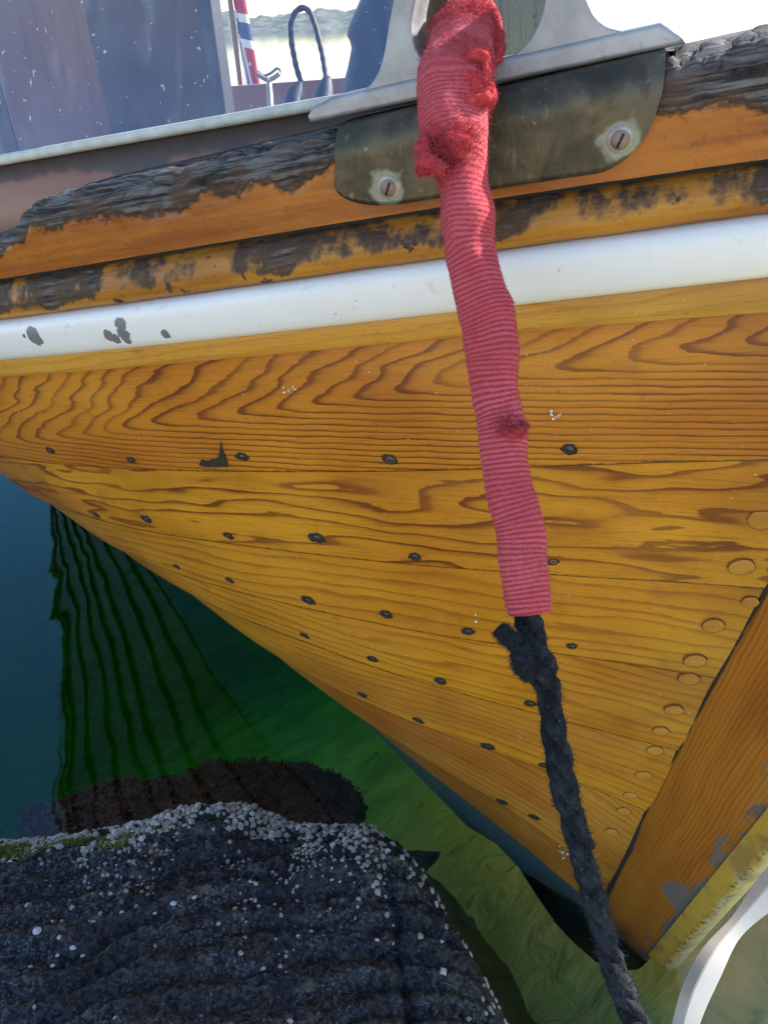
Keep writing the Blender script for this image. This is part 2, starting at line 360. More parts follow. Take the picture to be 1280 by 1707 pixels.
# ------------------------------------------------------------------ boat
boat = empty('wooden_boat', bw(0., 0., 0.))
tag(boat, 'varnished clinker-built wooden boat with a white rubbing rail, moored bow towards the rock', 'boat')
bpy.context.view_layer.update()
def part(name, vs, fs, mat, parent=None, **kw): return mobj(name, vs, fs, mat, parent or boat, **kw)
def _pinv(p):   # every part has an identity transform except the boat empty
    return Matrix.Translation(-p.location) if p.type == 'EMPTY' else Matrix.Identity(4)
parent_inv = _pinv
def band(fl, fu, prof, ev=EV, warp=None):
    """loft along the hull: prof = [(t, outward)], t 0 at the lower edge, 1 at the upper"""
    ev = np.asarray(ev, float); zl, zu = fl(ev), fu(ev); T_ = V([p[0] for p in prof]); 
    Z = zl[:, None]+(zu-zl)[:, None]*T_[None, :]; E = np.broadcast_to(ev[:, None], Z.shape)
    N = hn(E, Z); OFF = np.stack([p[1](ev) if callable(p[1]) else np.full(len(ev), p[1]) for p in prof], 1)
    if warp is not None: OFF = OFF+warp(E, Z, T_)
    P = hp(E, Z)+N*OFF[..., None]
    mid = hp(ev, (zl+zu)/2); L = np.r_[0, np.cumsum(np.linalg.norm(np.diff(mid, axis=0), axis=1))]
    U = np.broadcast_to(L[:, None], Z.shape); Vv = np.r_[0, 0]  # across, metric
    dv = np.linalg.norm(np.diff(P, axis=1), axis=2); Vv = np.concatenate([np.zeros((len(ev), 1)), np.cumsum(dv, 1)], 1)
    return P.reshape(-1, 3), gridfaces(len(ev), len(prof)), np.stack([U, Vv], -1).reshape(-1, 2)
def lapf(k): return lambda e: k*(.10+.90*sstep(.02, .34, e))
def plank(fl, fu, mat, lap=.012, thick=.016):
    lp = lapf(lap); ed = lambda d: (lambda e: np.maximum(lp(e), .0012)+d)
    prof = [(.0, lambda e: lp(e)-thick), (0., ed(-.0016)), (.012, ed(0.)), (.05, ed(-.0002))]
    for t in (.2, .4, .6, .8, .95): prof.append((t, (lambda t: lambda e: lp(e)*(1-t)+.0015*math.sin(t*math.pi))(t)))
    prof += [(1.06, lambda e: lp(e)*-.05-.0004)]
    wz = lambda E, Z, T_: .0011*noise(np.stack([E*6, Z*9, Z*0+3], -1), 4)
    vs, fs, uv = band(fl, fu, prof, warp=wz); uv = uv.copy(); uv[:, 1] -= thick
    return part('plank', vs, fs, mat, uv=uv)
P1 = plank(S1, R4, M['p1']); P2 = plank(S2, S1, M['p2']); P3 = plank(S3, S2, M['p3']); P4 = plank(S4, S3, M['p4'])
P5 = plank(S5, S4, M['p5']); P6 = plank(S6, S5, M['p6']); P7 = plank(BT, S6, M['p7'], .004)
vs, fs, uv = band(KB, BT, [(0, -.001), (.3, 0.), (.6, 0.), (.9, 0.), (1.03, -.0012)]); PB = part('bottom_planking', vs, fs, M['teal'], uv=uv)
PB['label'] = 'teal painted bottom planking at the waterline'
# far side of the hull, deck
ev = np.r_[np.linspace(0, 1.2, 24), np.linspace(1.3, EMAX, 14)]
tt = np.linspace(0, 1, 14); Z = KB(ev)[:, None]+(R1(ev)-KB(ev))[:, None]*tt; E = np.broadcast_to(ev[:, None], Z.shape)
far = bw(E+rab(Z), -wid(E, Z), Z); part('far_planking', far.reshape(-1, 3), gridfaces(len(ev), 14), M['p5'], uv=np.stack([E, Z], -1).reshape(-1, 2))
zd = R1(ev)+.012; ww = wid(ev, zd)-.012; tt = np.linspace(-1, 1, 9)
dk = bw((ev+rab(zd))[:, None]+0*tt, ww[:, None]*tt, (zd)[:, None]+.03*(1-tt**2)*np.minimum(ww, 1)[:, None])
M['deck'] = wood('deck_boards', 'straight', .05, seed=13., light=(.30, .16, .05), mid=(.22, .10, .03), contrast=.4)
part('deck', dk.reshape(-1, 3), gridfaces(len(ev), 9), M['deck'], uv=np.stack([np.broadcast_to(ev[:, None], (len(ev), 9)), ww[:, None]*tt], -1).reshape(-1, 2))

# strip under the white rail
vs, fs, uv = band(R4, R3, [(0, -.004), (0, .0135), (.05, .0150), (.3, .0155), (.7, .0155), (1.1, .0150), (1.1, -.004)])
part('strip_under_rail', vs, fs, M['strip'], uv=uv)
# white rubbing rail
def white_paint():
    m = NT('chipped_white_paint'); P = m.pos(); n_ = m.noise(P, 40., 4.); L = m.noise(m.scale(P, 1.), 7., 3.)
    c = m.mix(n_, (.64, .635, .63), (.70, .69, .68)); c = m.mix(m.mul(m.sm(L, .55, .75), .25), c, (.52, .48, .44))
    spk = m.noise(P, 95., 3.); c = m.mix(m.mul(m.sm(spk, .70, .74), .6), c, (.35, .33, .32))
    g2 = m.noise(P, 55., 5., .7); c = m.mix(m.mul(m.sm(g2, .58, .72), .35), c, (.42, .38, .33))
    chips = None
    for (px, r) in (((43, 548), .0105), ((37, 541), .006), ((184, 527), .007), ((190, 545), .008), ((196, 555), .005), ((165, 546), .007), ((177, 552), .006), ((258, 544), .0055), ((1262, 366), .008), ((1275, 372), .007), ((27, 547), .003)):
        q = cast([px], .028)[0]; c3 = hp(q[0], q[1])+hn(q[0], q[1])*.0285
        k = m.spot(P, c3, r, .55, 120., .1); chips = k if chips is None else m.math('MAXIMUM', chips, k)
    c = m.mix(chips, c, (.15, .148, .155))
    st = m.noise(m.scale(P, (1, 1, 14)), 22., 3.)
    nb = m.bump(m.add(m.mul(st, .25), m.add(m.mul(chips, -1.2), m.mul(n_, .4))), .35, .002)
    m.bsdf(c, .38, nb, coat=.15, coat_r=.25); return m.m
M['white'] = white_paint()
th = np.linspace(-math.pi/2, math.pi/2, 13)
hr = [(0, -.002)]+[(.5+.5*math.copysign(abs(math.sin(a))**.8, math.sin(a)), .014+.016*math.cos(a)**.6 if math.cos(a) > 1e-6 else .012) for a in th]+[(1, -.002)]
vs, fs, uv = band(R3, R2, hr, np.r_[np.linspace(0, 1.3, 160), np.linspace(1.35, EMAX, 25)], warp=lambda E, Z, T_: .0006*noise(np.stack([E*14, Z*30, 0*Z], -1), 8))
part('rubbing_rail', vs, fs, M['white'], uv=uv)['label'] = 'white painted half-round rubbing rail with grey chips'

# worn moulding above the white rail
def weathered(name, light, mid, greyfn):
    m = NT(name); uv = m.uv(); x, y, _ = m.xyz(uv); P = m.pos()
    n1 = m.noise(P, 22., 5., .6); n2 = m.noise(m.scale(m.comb(x, y, 0.), (16, 230, 1)), 1., 5., .65); n3 = m.noise(P, 150., 3.)
    vein = m.noise(m.scale(m.comb(x, y, 1.), (5, 60, 1)), 1., 4., .6)
    wood_ = m.mix(m.sm(vein, .3, .7), light, mid); wood_ = m.mix(m.mul(m.sm(n3, .6, .7), .3), wood_, (.08, .03, .012))
    mask, crust = greyfn(m, x, y, P, n1, n3)
    grey = m.mix(m.sm(n2, .38, .64), (.020, .016, .014), (.150, .140, .142)); grey = m.mix(m.mul(m.sm(n1, .48, .66), .75), grey, (.085, .048, .032))
    edge = m.mul(m.mul(mask, m.math('SUBTRACT', 1., mask)), 3.4)
    c = m.mix(mask, wood_, grey); c = m.mix(m.math('MINIMUM', edge, .85), c, (.035, .022, .016))
    h = m.add(m.mul(m.mul(n2, mask), 1.), m.mul(n3, .25)); nb = m.bump(h, .8, .004)
    ro = m.math('MULTIPLY_ADD', mask, .42, .36); m.bsdf(c, ro, nb, spec=.22, coat=m.math('MULTIPLY_ADD', mask, -.15, .15), coat_r=.2); return m.m
def grey_mould(m, x, y, P, n1, n3):
    k = m.noise(m.scale(m.comb(x, m.mul(y, .35), 0.), (10, 10, 1)), 1., 5., .62); sp = m.noise(P, 48., 4., .6)
    up = m.sm(m.add(y, m.mul(m.add(k, -.5), .075)), .032, .040)
    return m.math('MAXIMUM', m.mul(up, m.sm(m.add(k, m.mul(sp, .5)), .66, .92)), m.mul(m.sm(sp, .64, .69), .8)), None
M['mould'] = weathered('worn_moulding', (.44, .200, .022), (.24, .085, .012), grey_mould)
mp = [(0, -.002), (0, .012), (.06, .0165), (.18, .0200), (.34, .0215), (.50, .0205), (.64, .018), (.76, .014), (.86, .009), (.92, .004), (.95, -.004)]
vs, fs, uv = band(R2, R1, mp, np.r_[np.linspace(0, 1.3, 260), np.linspace(1.35, EMAX, 25)], warp=lambda E, Z, T_: .0016*fbm(np.stack([E*22, Z*40, 0*Z], -1), 3, 8))
part('moulding', vs, fs, M['mould'], uv=uv)
# dark seam behind the groove
vs, fs, uv = band(lambda e: R1(e)-.012, lambda e: R1(e)+.010, [(0, .001), (1, .001)]); part('groove_caulk', vs, fs, M['gap'], uv=uv)

# cap rail (bulwark): section from the groove up and over
def topz(e):    # the rail steps down at its aft end
    return R0(e)-.034*sstep(.625, .72, e)
def hnorm(e, z):
    e = np.asarray(e, float); t = hp(e+.004, z)-hp(np.maximum(e-.004, 0), z); t[..., 2] = 0; t = unit(t); n = np.stack([t[..., 1], -t[..., 0], 0*t[..., 0]], -1)
    return n*np.sign(n@BX)[..., None]
CAPD = .085; CR = .021
def cap_section(ev, tl, off=0., inb=CAPD, nface=16, foot=True):
    """outer face from tl (height) up, rounded top edge, then inboard"""
    z1 = topz(ev); hN = hnorm(ev, z1); rows = []
    for t in np.linspace(0, 1, nface):
        z = tl+(z1-CR-tl)*t; rows.append(hp(ev, z)+hn(ev, z)*(.010+off))
    base = hp(ev, z1-CR)+hn(ev, z1-CR)*.010
    for a in np.linspace(.2, math.pi/2, 7):
        rows.append(base+hN*((math.cos(a)-1)*CR+off*math.cos(a))[..., None] if False else base+hN*((math.cos(a)-1)*CR+off*math.cos(a))+ZX*(math.sin(a)*CR+off*math.sin(a)))
    top = rows[-1]
    for d in np.linspace(.01, inb, 5): rows.append(top-hN*d)
    if foot: rows.append(rows[-1]-ZX*.13)
    return np.stack(rows, 1)
ev = np.r_[np.linspace(0, 1.2, 560), np.linspace(1.22, EMAX, 60)]
CP = cap_section(ev, R1(ev)+.003)
nf = CP.shape[1]; Lc = np.r_[0, np.cumsum(np.linalg.norm(np.diff(CP[:, 8], axis=0), axis=1))]
Vc = np.concatenate([np.zeros((len(ev), 1)), np.cumsum(np.linalg.norm(np.diff(CP, axis=1), axis=2), 1)], 1)
# grey, cracked zone: threshold across the face as a function of length
gq = cast([(1280, 178), (1150, 182), (1100, 178), (560, 280), (480, 318), (390, 322), (262, 352), (90, 378), (45, 398), (0, 428)])
ge = gq[:, 0]; gv = np.array([np.linalg.norm(hp(e, z)-hp(e, R1(e))) for e, z in gq])
THR = np.interp(ev, ge, gv); THR = np.where(ev > ge[-1], .016, THR)
gm_ = sstep(-.012, .014, Vc-THR[:, None]+.012*fbm(np.stack([Lc[:, None]*30+0*Vc, Vc*50, 0*Vc], -1), 3, 5)); gm_[:, -1] = 0
q = np.stack([np.broadcast_to(Lc[:, None], Vc.shape), Vc, 0*Vc], -1)
wob = fbm(q*V([9, 12, 1]), 3, 21); swirl = .5*fbm(q*V([7, 9, 1]), 2, 31)
cr = np.abs(fbm(np.stack([q[..., 0]*16, (q[..., 1]+.06*swirl)*130, 0*Vc], -1), 3, 11)); pit = fbm(q*70, 3, 13); cross = np.abs(fbm(np.stack([q[..., 0]*22+2*wob, q[..., 1]*8, 0*Vc+5], -1), 2, 23))
dsp = gm_*(-.0022+.0042*wob+.004*np.minimum(cr*3, 1)-.0012+.0011*pit-.005*np.exp(-(cross/.035)**2))+.0008*fbm(q*40, 2, 3)*(1-gm_)
dsp[:, -3:] *= .3
cn_ = np.cross(np.gradient(CP, axis=1), np.gradient(CP, axis=0)); cn_ = unit(cn_); sg = np.sign((cn_[:, 3]@BX).mean()); cn_ *= sg
CPd = CP+cn_*dsp[..., None]
def grey_cap(m, x, y, P, n1, n3):
    at = m.n('ShaderNodeAttribute', attribute_name='grey'); g = at.outputs['Fac']
    return m.sm(m.add(g, m.add(m.mul(m.add(n3, -.5), .9), m.mul(m.add(n1, -.5), .9))), .25, .80), None
M['cap'] = weathered('weathered_cap_rail', (.37, .125, .016), (.21, .060, .010), grey_cap)
cap = part('cap_rail', CPd.reshape(-1, 3), gridfaces(*CP.shape[:2], flip=True), M['cap'], uv=np.stack([q[..., 0], q[..., 1]], -1).reshape(-1, 2))
at = cap.data.attributes.new('grey', 'FLOAT', 'POINT'); at.data.foreach_set('value', gm_.ravel().astype(np.float32))
cap['label'] = 'varnished cap rail with a grey, cracked, weathered top edge'
# end caps of the rail at the stem are hidden by the stem head; far-side cap rail
ef = np.r_[np.linspace(0, 1.2, 30), np.linspace(1.3, EMAX, 12)]; zf = R0(ef); zg = R1(ef)
fy = wid(ef, zf); sec = [(.0, zg), (.012, zg), (.012, zf), (-.07, zf), (-.07, zg)]
fc = np.stack([bw(ef+rab(zf), -(fy+o_), z_) for o_, z_ in sec], 1); part('cap_rail', fc.reshape(-1, 3), gridfaces(len(ef), 5), M['cap'], uv=np.stack([np.broadcast_to(ef[:, None], (len(ef), 5)), 0*fc[..., 0]+.02], -1).reshape(-1, 2))

# bronze chafe plate bent over the rail
def bronze():
    m = NT('tarnished_bronze_plate'); P = m.pos(); n1 = m.noise(P, 28., 5., .6); n2 = m.noise(P, 7., 3.); n3 = m.noise(P, 120., 3.)
    c = m.mix(m.sm(n1, .35, .65), (.050, .046, .030), (.105, .085, .050)); c = m.mix(m.mul(m.sm(n2, .5, .7), .6), c, (.075, .072, .072))
    c = m.mix(m.mul(m.sm(n3, .66, .72), .5), c, (.22, .20, .15))
    vs_ = m.voro(P, 26.); c = m.mix(m.mul(m.mul(m.math('LESS_THAN', vs_, .16), m.sm(n2, .48, .6)), .7), c, (.20, .42, .36))
    for px, r in (((634, 307), .015), ((1014, 227), .0145)):
        e_, z_ = cast([px], .012)[0]; c = m.mix(m.mul(m.spot(P, hp(e_, z_)+hn(e_, z_)*.014, r, .9, 55., .2), .75), c, (.27, .29, .25))
    sc_ = m.noise(m.scale(P, (60, 60, 6)), 3., 3.); c = m.mix(m.mul(m.sm(sc_, .60, .70), .35), c, (.19, .17, .12)); dk_ = m.noise(P, 11., 4., .65, .8); c = m.mix(m.mul(m.sm(dk_, .50, .60), .55), c, (.026, .024, .018))
    m.bsdf(c, m.math('MULTIPLY_ADD', n1, .3, .28), m.bump(m.add(n1, m.mul(n3, .4)), .35, .003), metal=.55); return m.m
M['bronze'] = bronze()
def plate():
    el = cast([(548, 240)], .012)[0][0]; er = cast([(1090, 130)], .012)[0][0]
    n = 70; t = .5-.5*np.cos(np.linspace(0, math.pi, n)); e = er+(el-er)*t
    zb = np.where(True, R1(e)+.012, 0); zt = topz(e)-CR; dl, dr = np.clip((el-e)/.050, 0, 1), np.clip((e-er)/.024, 0, 1)
    rise = (1-np.sqrt(1-(1-dl)**2))*.62+(1-np.sqrt(1-(1-dr)**2))*.75
    tl = zb+(zt-zb)*np.clip(rise, 0, .97)
    G = cap_section(e, tl, off=.0045, inb=.05, nface=12, foot=False)
    nn = G.shape[1]; inn = cap_section(e, tl, off=.0002, inb=.05, nface=12, foot=False)
    vs = np.r_[G.reshape(-1, 3), inn.reshape(-1, 3)]; k = n*nn
    fs = [tuple(f) for f in gridfaces(n, nn, flip=True)]
    ring = [i*nn for i in range(n)]
    for a, b in zip(ring[:-1], ring[1:]): fs.append((a, b, b+k, a+k))
    for r0 in (0, (n-1)*nn):
        for j in range(nn-1): fs.append((r0+j, r0+j+1, r0+j+1+k, r0+j+k))
    o = part('chafe_plate', vs, fs, M['bronze']); o['label'] = 'tarnished bronze chafe plate bent over the rail'; return o
PLATE = plate()
M['pale'] = plain('verdigris_screw', (.34, .33, .29), .5, metal=.3, ns=150., var=.5)
M['copper'] = plain('worn_copper', (.22, .15, .125), .5, metal=.4, ns=150.)
def disc_frame(p, n):
    n = unit(n); t = unit(np.cross(ZX, n)); u = np.cross(n, t); return Matrix(((t[0], u[0], n[0], p[0]), (t[1], u[1], n[1], p[1]), (t[2], u[2], n[2], p[2]), (0, 0, 0, 1)))
def lathe(prof, n=20):
    a = np.linspace(0, 2*math.pi, n, endpoint=False); vs = [(r*math.cos(t), r*math.sin(t), h) for r, h in prof for t in a]
    return vs, [tuple(f) for f in gridfaces(len(prof), n, True, flip=True)]
def screw_mesh():
    vs, fs = lathe([(.0105, -.001), (.0097, .0010), (.0080, .0018), (.0072, .0024), (.0058, .0036), (.0034, .0043), (.0001, .0045)])
    sl = box((0, 0, .0042), (.0052, 0, 0), (0, .0009, 0), (0, 0, .0006)); v2, f2 = merge([(vs, fs), sl]); me = make_mesh('screw', v2, f2)
    for mm in (M['pale'], M['copper'], M['gap']): me.materials.append(mm)
    n0 = len(fs)
    for i, p in enumerate(me.polygons): p.material_index = 2 if i >= n0 else (1 if i >= 60 else 0)
    return me
sm_ = screw_mesh()
for px in ((636, 306), (1016, 226)):
    e_, z_ = cast([px], .012)[0]; o = bpy.data.objects.new('screw', sm_); p = hp(e_, z_)+hn(e_, z_)*.0142; link(o, PLATE); o.matrix_basis = disc_frame(p, hn(e_, z_)) @ Matrix.Rotation(1.2, 4, 'Z')

# rivets and plugs
def rivet_mesh(i):
    r = random.Random(i); n = 14; a = [2*math.pi*k/n for k in range(n)]
    out = [(.0115*(1+.22*r.uniform(-1, 1))*math.cos(t)*1.05, .0085*(1+.22*r.uniform(-1, 1))*math.sin(t), .0004) for t in a]
    rim = [(.0072*math.cos(t), .0062*math.sin(t), .0009) for t in a]; pit = [(.0062*math.cos(t), .0052*math.sin(t), -.0012) for t in a]
    hd = [(.0048*(abs(math.cos(t))**.7)*math.copysign(1, math.cos(t)), .0036*(abs(math.sin(t))**.7)*math.copysign(1, math.sin(t)), .0002) for t in a]; ct = [(.0001*math.cos(t), .0001*math.sin(t), .0011) for t in a]
    skirt = [(x*.98, y*.98, -.002) for x, y, _ in out]
    vs = skirt+out+rim+pit+hd+ct; fs = [tuple(f) for f in gridfaces(6, n, True)]
    me = make_mesh('rivet', vs, fs, True); me.materials.append(M['stain']); me.materials.append(M['iron'])
    for k, p in enumerate(me.polygons): p.material_index = 1 if k >= 3*n else 0
    return me
M['stain'] = plain('iron_stained_wood', (.014, .010, .007), .75, ns=160., var=.6)
rmesh = [rivet_mesh(i) for i in range(5)]
def plug_mesh(i):
    n = 20; a = [2*math.pi*k/n for k in range(n)]; r = random.Random(40+i); w_ = [1+.05*r.uniform(-1, 1) for _ in a]
    rr = [(.0132, -.002), (.0131, .0002), (.0123, .0002), (.0121, .0003), (.006, .0004), (.0001, .0004)]
    vs = [(q*math.cos(t)*w_[k], q*.86*math.sin(t)*w_[k], h) for q, h in rr for k, t in enumerate(a)]; fs = [tuple(f) for f in gridfaces(6, n, True)]
    uv = [(x*.9+i*.3, y+.1*i+.1) for x, y, z in vs]; me = make_mesh('wood_plug', vs, fs, True, uv); me.materials.append(M['bung_ring']); me.materials.append(M['plug'])
    for k, p in enumerate(me.polygons): p.material_index = 1 if k >= 2*n else 0
    return me
pmesh = [plug_mesh(i) for i in range(4)]
PL = [(P1, S1, R4, .012), (P2, S2, S1, .012), (P3, S3, S2, .012), (P4, S4, S3, .012), (P5, S5, S4, .012), (P6, S6, S5, .012), (P7, BT, S6, .004)]
def on_plank(px):
    e, z = cast([px], .006)[0]
    for pl, fl, fu, lap in PL:
        a, b = float(fl(e)), float(fu(e))
        if a <= z <= b:
            t = (z-a)/(b-a); lp = float(lapf(lap)(V(e))); off = max(lp, .0012)-.0002 if t < .05 else lp*(1-t)+.0015*math.sin(t*math.pi)
            def sp(e_, z_):
                t_ = (z_-float(fl(e_)))/(float(fu(e_))-float(fl(e_))); return hp(e_, z_)+hn(e_, z_)*(float(lapf(lap)(V(e_)))*(1-t_)+.0015*math.sin(t_*math.pi))
            h = .008; z0, z1 = (z-h, z+h) if t > .12 else (z, z+2*h); nn = unit(np.cross(sp(e, z1)-sp(e, z0), sp(e+h, z)-sp(max(e-h, 0), z))); nn = nn*np.sign(nn@BX)
            return pl, hp(e, z)+hn(e, z)*off+nn*.0009, nn
    return None
RIV = [(85, 744), (220, 760), (403, 754), (648, 758), (943, 745), (162, 850), (245, 859), (381, 886), (527, 890), (689, 920), (917, 933), (296, 938), (383, 961), (514, 994), (642, 1017), (777, 1047), (948, 1076), (508, 1053), (621, 1092), (732, 1129), (880, 1171), (605, 1152), (697, 1194), (811, 1241), (902, 1275), (705, 1258), (835, 1335), (887, 1362)]
for k, px in enumerate(RIV):
    try: r = on_plank(px)
    except Exception: r = None
    if r is None: continue
    o = bpy.data.objects.new('rivet', rmesh[k % 5]); link(o, r[0]); o.matrix_basis = disc_frame(r[1], r[2]) @ Matrix.Rotation(random.uniform(-.3, .3), 4, 'Z') @ Matrix.Scale(random.uniform(.55, .95), 4)
BUNG = [(1262, 867), (1230, 946), (1183, 1044), (1153, 1103), (1143, 1135), (1118, 1185), (1096, 1220), (1087, 1254), (1068, 1294), (1046, 1327), (1035, 1355), (1015, 1388), (1245, 1006)]
for k, px in enumerate(BUNG):
    r = on_plank(px)
    if r is None: continue
    o = bpy.data.objects.new('wood_plug', pmesh[k % 4]); link(o, r[0]); o.matrix_basis = disc_frame(r[1]+r[2]*.0008, r[2]) @ Matrix.Rotation(random.uniform(-.3, .3), 4, 'Z') @ Matrix.Scale(random.uniform(.8, 1.05)*(.9 if k > 4 else 1.12), 4)

# gouge and paint flecks on the upper planks
def mark(name, px, mat, par, h=.0006):
    q = [on_plank(p) for p in px]; top = [r[1]+r[2]*(h-.0006) for r in q]; bot = [r[1]-r[2]*.002 for r in q]; n = len(px)
    return mobj(name, top+bot, [tuple(range(n))]+[(i, i+n, (i+1) % n+n, (i+1) % n) for i in range(n)], mat, par, smooth=False)
mark('gouge', [(332, 767), (336, 759), (346, 761), (356, 758), (364, 755), (366, 744), (367, 730), (371, 744), (378, 757), (381, 770), (360, 771), (340, 770)], plain('tarred_gouge', (.022, .014, .010), .6, ns=200., var=.6), P1)
fm_ = plain('white_paint_fleck', (.72, .68, .62), .7)
for par, cx, cy, n in ((P1, 476, 645, 7), (P1, 920, 688, 9), (P6, 934, 1423, 9), (P1, 840, 605, 3), (P3, 790, 1032, 3)):
    for i in range(n):
        x_, y_ = cx+random.gauss(0, 5), cy+random.gauss(0, 4); r_ = random.uniform(.7, 1.9); a0 = random.uniform(0, 6)
        try: mark('paint_fleck', [(x_+r_*1.3*random.uniform(.6, 1.3)*math.cos(a0+t), y_+r_*random.uniform(.6, 1.3)*math.sin(a0+t)) for t in (0, 1.2, 2.5, 3.8, 5.)], fm_, par, .0009)
        except Exception: pass
# stem post
def cast_y(px, y):
    r = ray(px); t = ((ORG-CAM)@BX+y)/(r@BX); q = CAM+r*t[:, None]; return np.stack([(q-ORG)@AX, q[:, 2]], 1)
fe = cast_y([(1280, 1360), (1218, 1432), (1166, 1491), (1115, 1560), (1086, 1594)], .025)
FEC = np.polyfit(fe[:, 1], fe[:, 0], 1)
def stem_front(z): return np.polyval(FEC, z)
ZB = float(fe[:, 1].min())-.012
def build_stem():
    zz = np.linspace(-.21, 1.36, 110); bk = np.clip((-.10-zz)/.20, 0, 2)**1.6*.16; sf = stem_front(zz)+bk; sr = rab(zz)+bk*1.1; rows = []
    prof = [(0, HT+.0012-.03, 1), (0, HT+.0016, 1), (.04, HT+.0022, 1), (.35, HT+.0018, 1), (.7, HT+.0002, 1), (.97, .0262, 1), (1., .0240, 1), (1., 0, 1), (1., -.024, 1), (.97, -.0262, 1), (0, -HT-.001, 1)]
    for t, y, _ in prof: rows.append(bw(sr+.0015+(sf-sr-.0015)*t, np.full_like(zz, y), zz))
    P_ = np.stack(rows, 1); P_ = P_+BX*(.0012*fbm(P_*V([20, 20, 4]), 3, 3))[..., None]
    U = np.broadcast_to(zz[:, None], P_.shape[:2]); Vv = np.broadcast_to(V([p[0]*.13 for p in prof])[None], P_.shape[:2])
    m = M['stem']
    # worn grey patches along the fore edge
    mt = NT('varnished_stem_worn'); uv = mt.uv(); x, y, _ = mt.xyz(uv); Pn = mt.pos()
    q = mt.comb(x, y, 2.); low = mt.add(mt.noise(mt.scale(q, (4, 14, 1)), 1., 3.), -.5)
    Fv = mt.math('DIVIDE', mt.add(mt.add(y, mt.mul(x, .02)), mt.mul(low, .022)), .0062); fr = mt.math('FRACT', Fv)
    line = mt.mul(mt.ramp(fr, [(0, .1), (.4, .05), (.75, .5), (.93, 1), (1, .1)]), mt.noise(mt.comb(mt.math('FLOOR', Fv), 0., mt.mul(x, 3.)), 2.7, 1.))
    tone = mt.noise(mt.scale(q, (3, 12, 1)), 1., 4.); c = mt.mix(mt.sm(tone, .3, .7), (.42, .155, .016), (.28, .082, .010)); c = mt.mix(mt.mul(line, .9), c, (.10, .024, .006))
    n1 = mt.noise(Pn, 34., 4.); fine = mt.noise(mt.scale(q, (30, 300, 1)), 1., 3.)
    pn = mt.noise(mt.scale(mt.comb(x, y, 7.), (22, 34, 1)), 1., 5., .62); big = mt.spot(Pn, bw(cast_y([(1138, 1502)], .027)[0][0], .027, cast_y([(1138, 1502)], .027)[0][1]), .030, .8, 45., .12)
    edge = mt.sm(mt.add(y, mt.mul(mt.add(pn, -.5), .16)), .118, .124); pm = mt.math('MAXIMUM', mt.mul(edge, mt.math('SUBTRACT', 1., mt.sm(x, .42, .60))), big)
    grey = mt.mix(fine, (.07, .055, .045), (.20, .16, .13)); c = mt.mix(pm, c, grey)
    low2 = mt.math('SUBTRACT', 1., mt.sm(mt.add(x, mt.mul(n1, .06)), -.055, .035)); c = mt.mix(mt.mul(low2, .9), c, (.035, .028, .016))
    hh = mt.add(mt.mul(line, -.3), mt.add(mt.mul(fine, .3), mt.mul(pm, -1.)))
    mt.bsdf(c, mt.math('MULTIPLY_ADD', pm, .3, .42), mt.bump(hh, .35, .0015), spec=.22, coat=mt.math('MULTIPLY_ADD', pm, -.30, .30), coat_r=.12, coatn=mt.bump(mt.noise(Pn, 30., 3.), .08, .01))
    o = part('stem_post', P_.reshape(-1, 3), gridfaces(*P_.shape[:2]), mt.m, uv=np.stack([U, Vv], -1).reshape(-1, 2)); o['label'] = 'varnished stem post with bare grey patches'
    # dark caulk line along the rabbet, and the black wedge low down
    z2 = np.linspace(-.1, 1.3, 120); jag = .0009*fbm(np.stack([z2*60, 0*z2, 0*z2], 1), 3, 2)
    wd = .0016+.0007*fbm(np.stack([z2*30, 0*z2+5, 0*z2], 1), 3, 4)+.0065*(1-sstep(.16, .29, z2))
    A_ = bw(rab(z2)+.001+jag+wd, HT+.0034+0*z2, z2); B_ = bw(rab(z2)+.001+jag-wd, HT+.0030+0*z2, z2); A0 = A_-BX*.006; B0 = B_-BX*.006
    G = np.stack([A0, A_, B_, B0], 1); part('caulk_seam', G.reshape(-1, 3), gridfaces(120, 4, flip=True), M['gap'], o)
    # yellow-painted chafing strip on the fore edge
    zz = np.linspace(ZB, 1.36, 150); sf = stem_front(zz); a = np.linspace(0, math.pi, 15)
    fade = np.minimum(1, (zz-ZB)/.012+.45)
    G = np.stack([bw(sf+.004-(.016+.026*math.sin(t)**.8)*fade*(1 if math.sin(t) > .02 else .0), .0285*math.cos(t)*fade, zz) for t in a], 1)
    G = G+unit(np.cross(np.gradient(G, axis=0), np.gradient(G, axis=1)))*(.0012*fbm(G*V([60, 60, 22]), 4, 8))[..., None]
    vs = [tuple(v) for v in G.reshape(-1, 3)]; fs = [tuple(f) for f in gridfaces(150, 15)]; fs.append(tuple(range(15)))
    y_ = NT('worn_yellow_paint'); Pn = y_.pos(); uvv = y_.uv(); ux, uy, _ = y_.xyz(uvv)
    n1 = y_.noise(Pn, 26., 5., .62); n2 = y_.noise(Pn, 130., 4., .6); bare = y_.sm(y_.add(uy, y_.mul(y_.add(n1, -.5), .45)), .09, .20)
    wc = y_.mix(y_.noise(y_.scale(uvv, (40, 10, 1)), 1., 4.), (.26, .20, .10), (.46, .38, .24))
    c = y_.mix(bare, y_.mix(n1, (.36, .20, .020), (.46, .29, .035)), wc)
    bk = y_.mul(y_.sm(n2, .5, .62), y_.mul(y_.sm(uy, .04, .11), y_.math('SUBTRACT', 1., y_.sm(uy, .17, .28)))); c = y_.mix(y_.mul(bk, .9), c, (.045, .035, .02)); c = y_.mix(y_.mul(y_.sm(y_.noise(Pn, 14., 4.), .5, .62), .6), c, (.17, .10, .04))
    y_.bsdf(c, .6, y_.bump(y_.add(n2, n1), .5, .002))
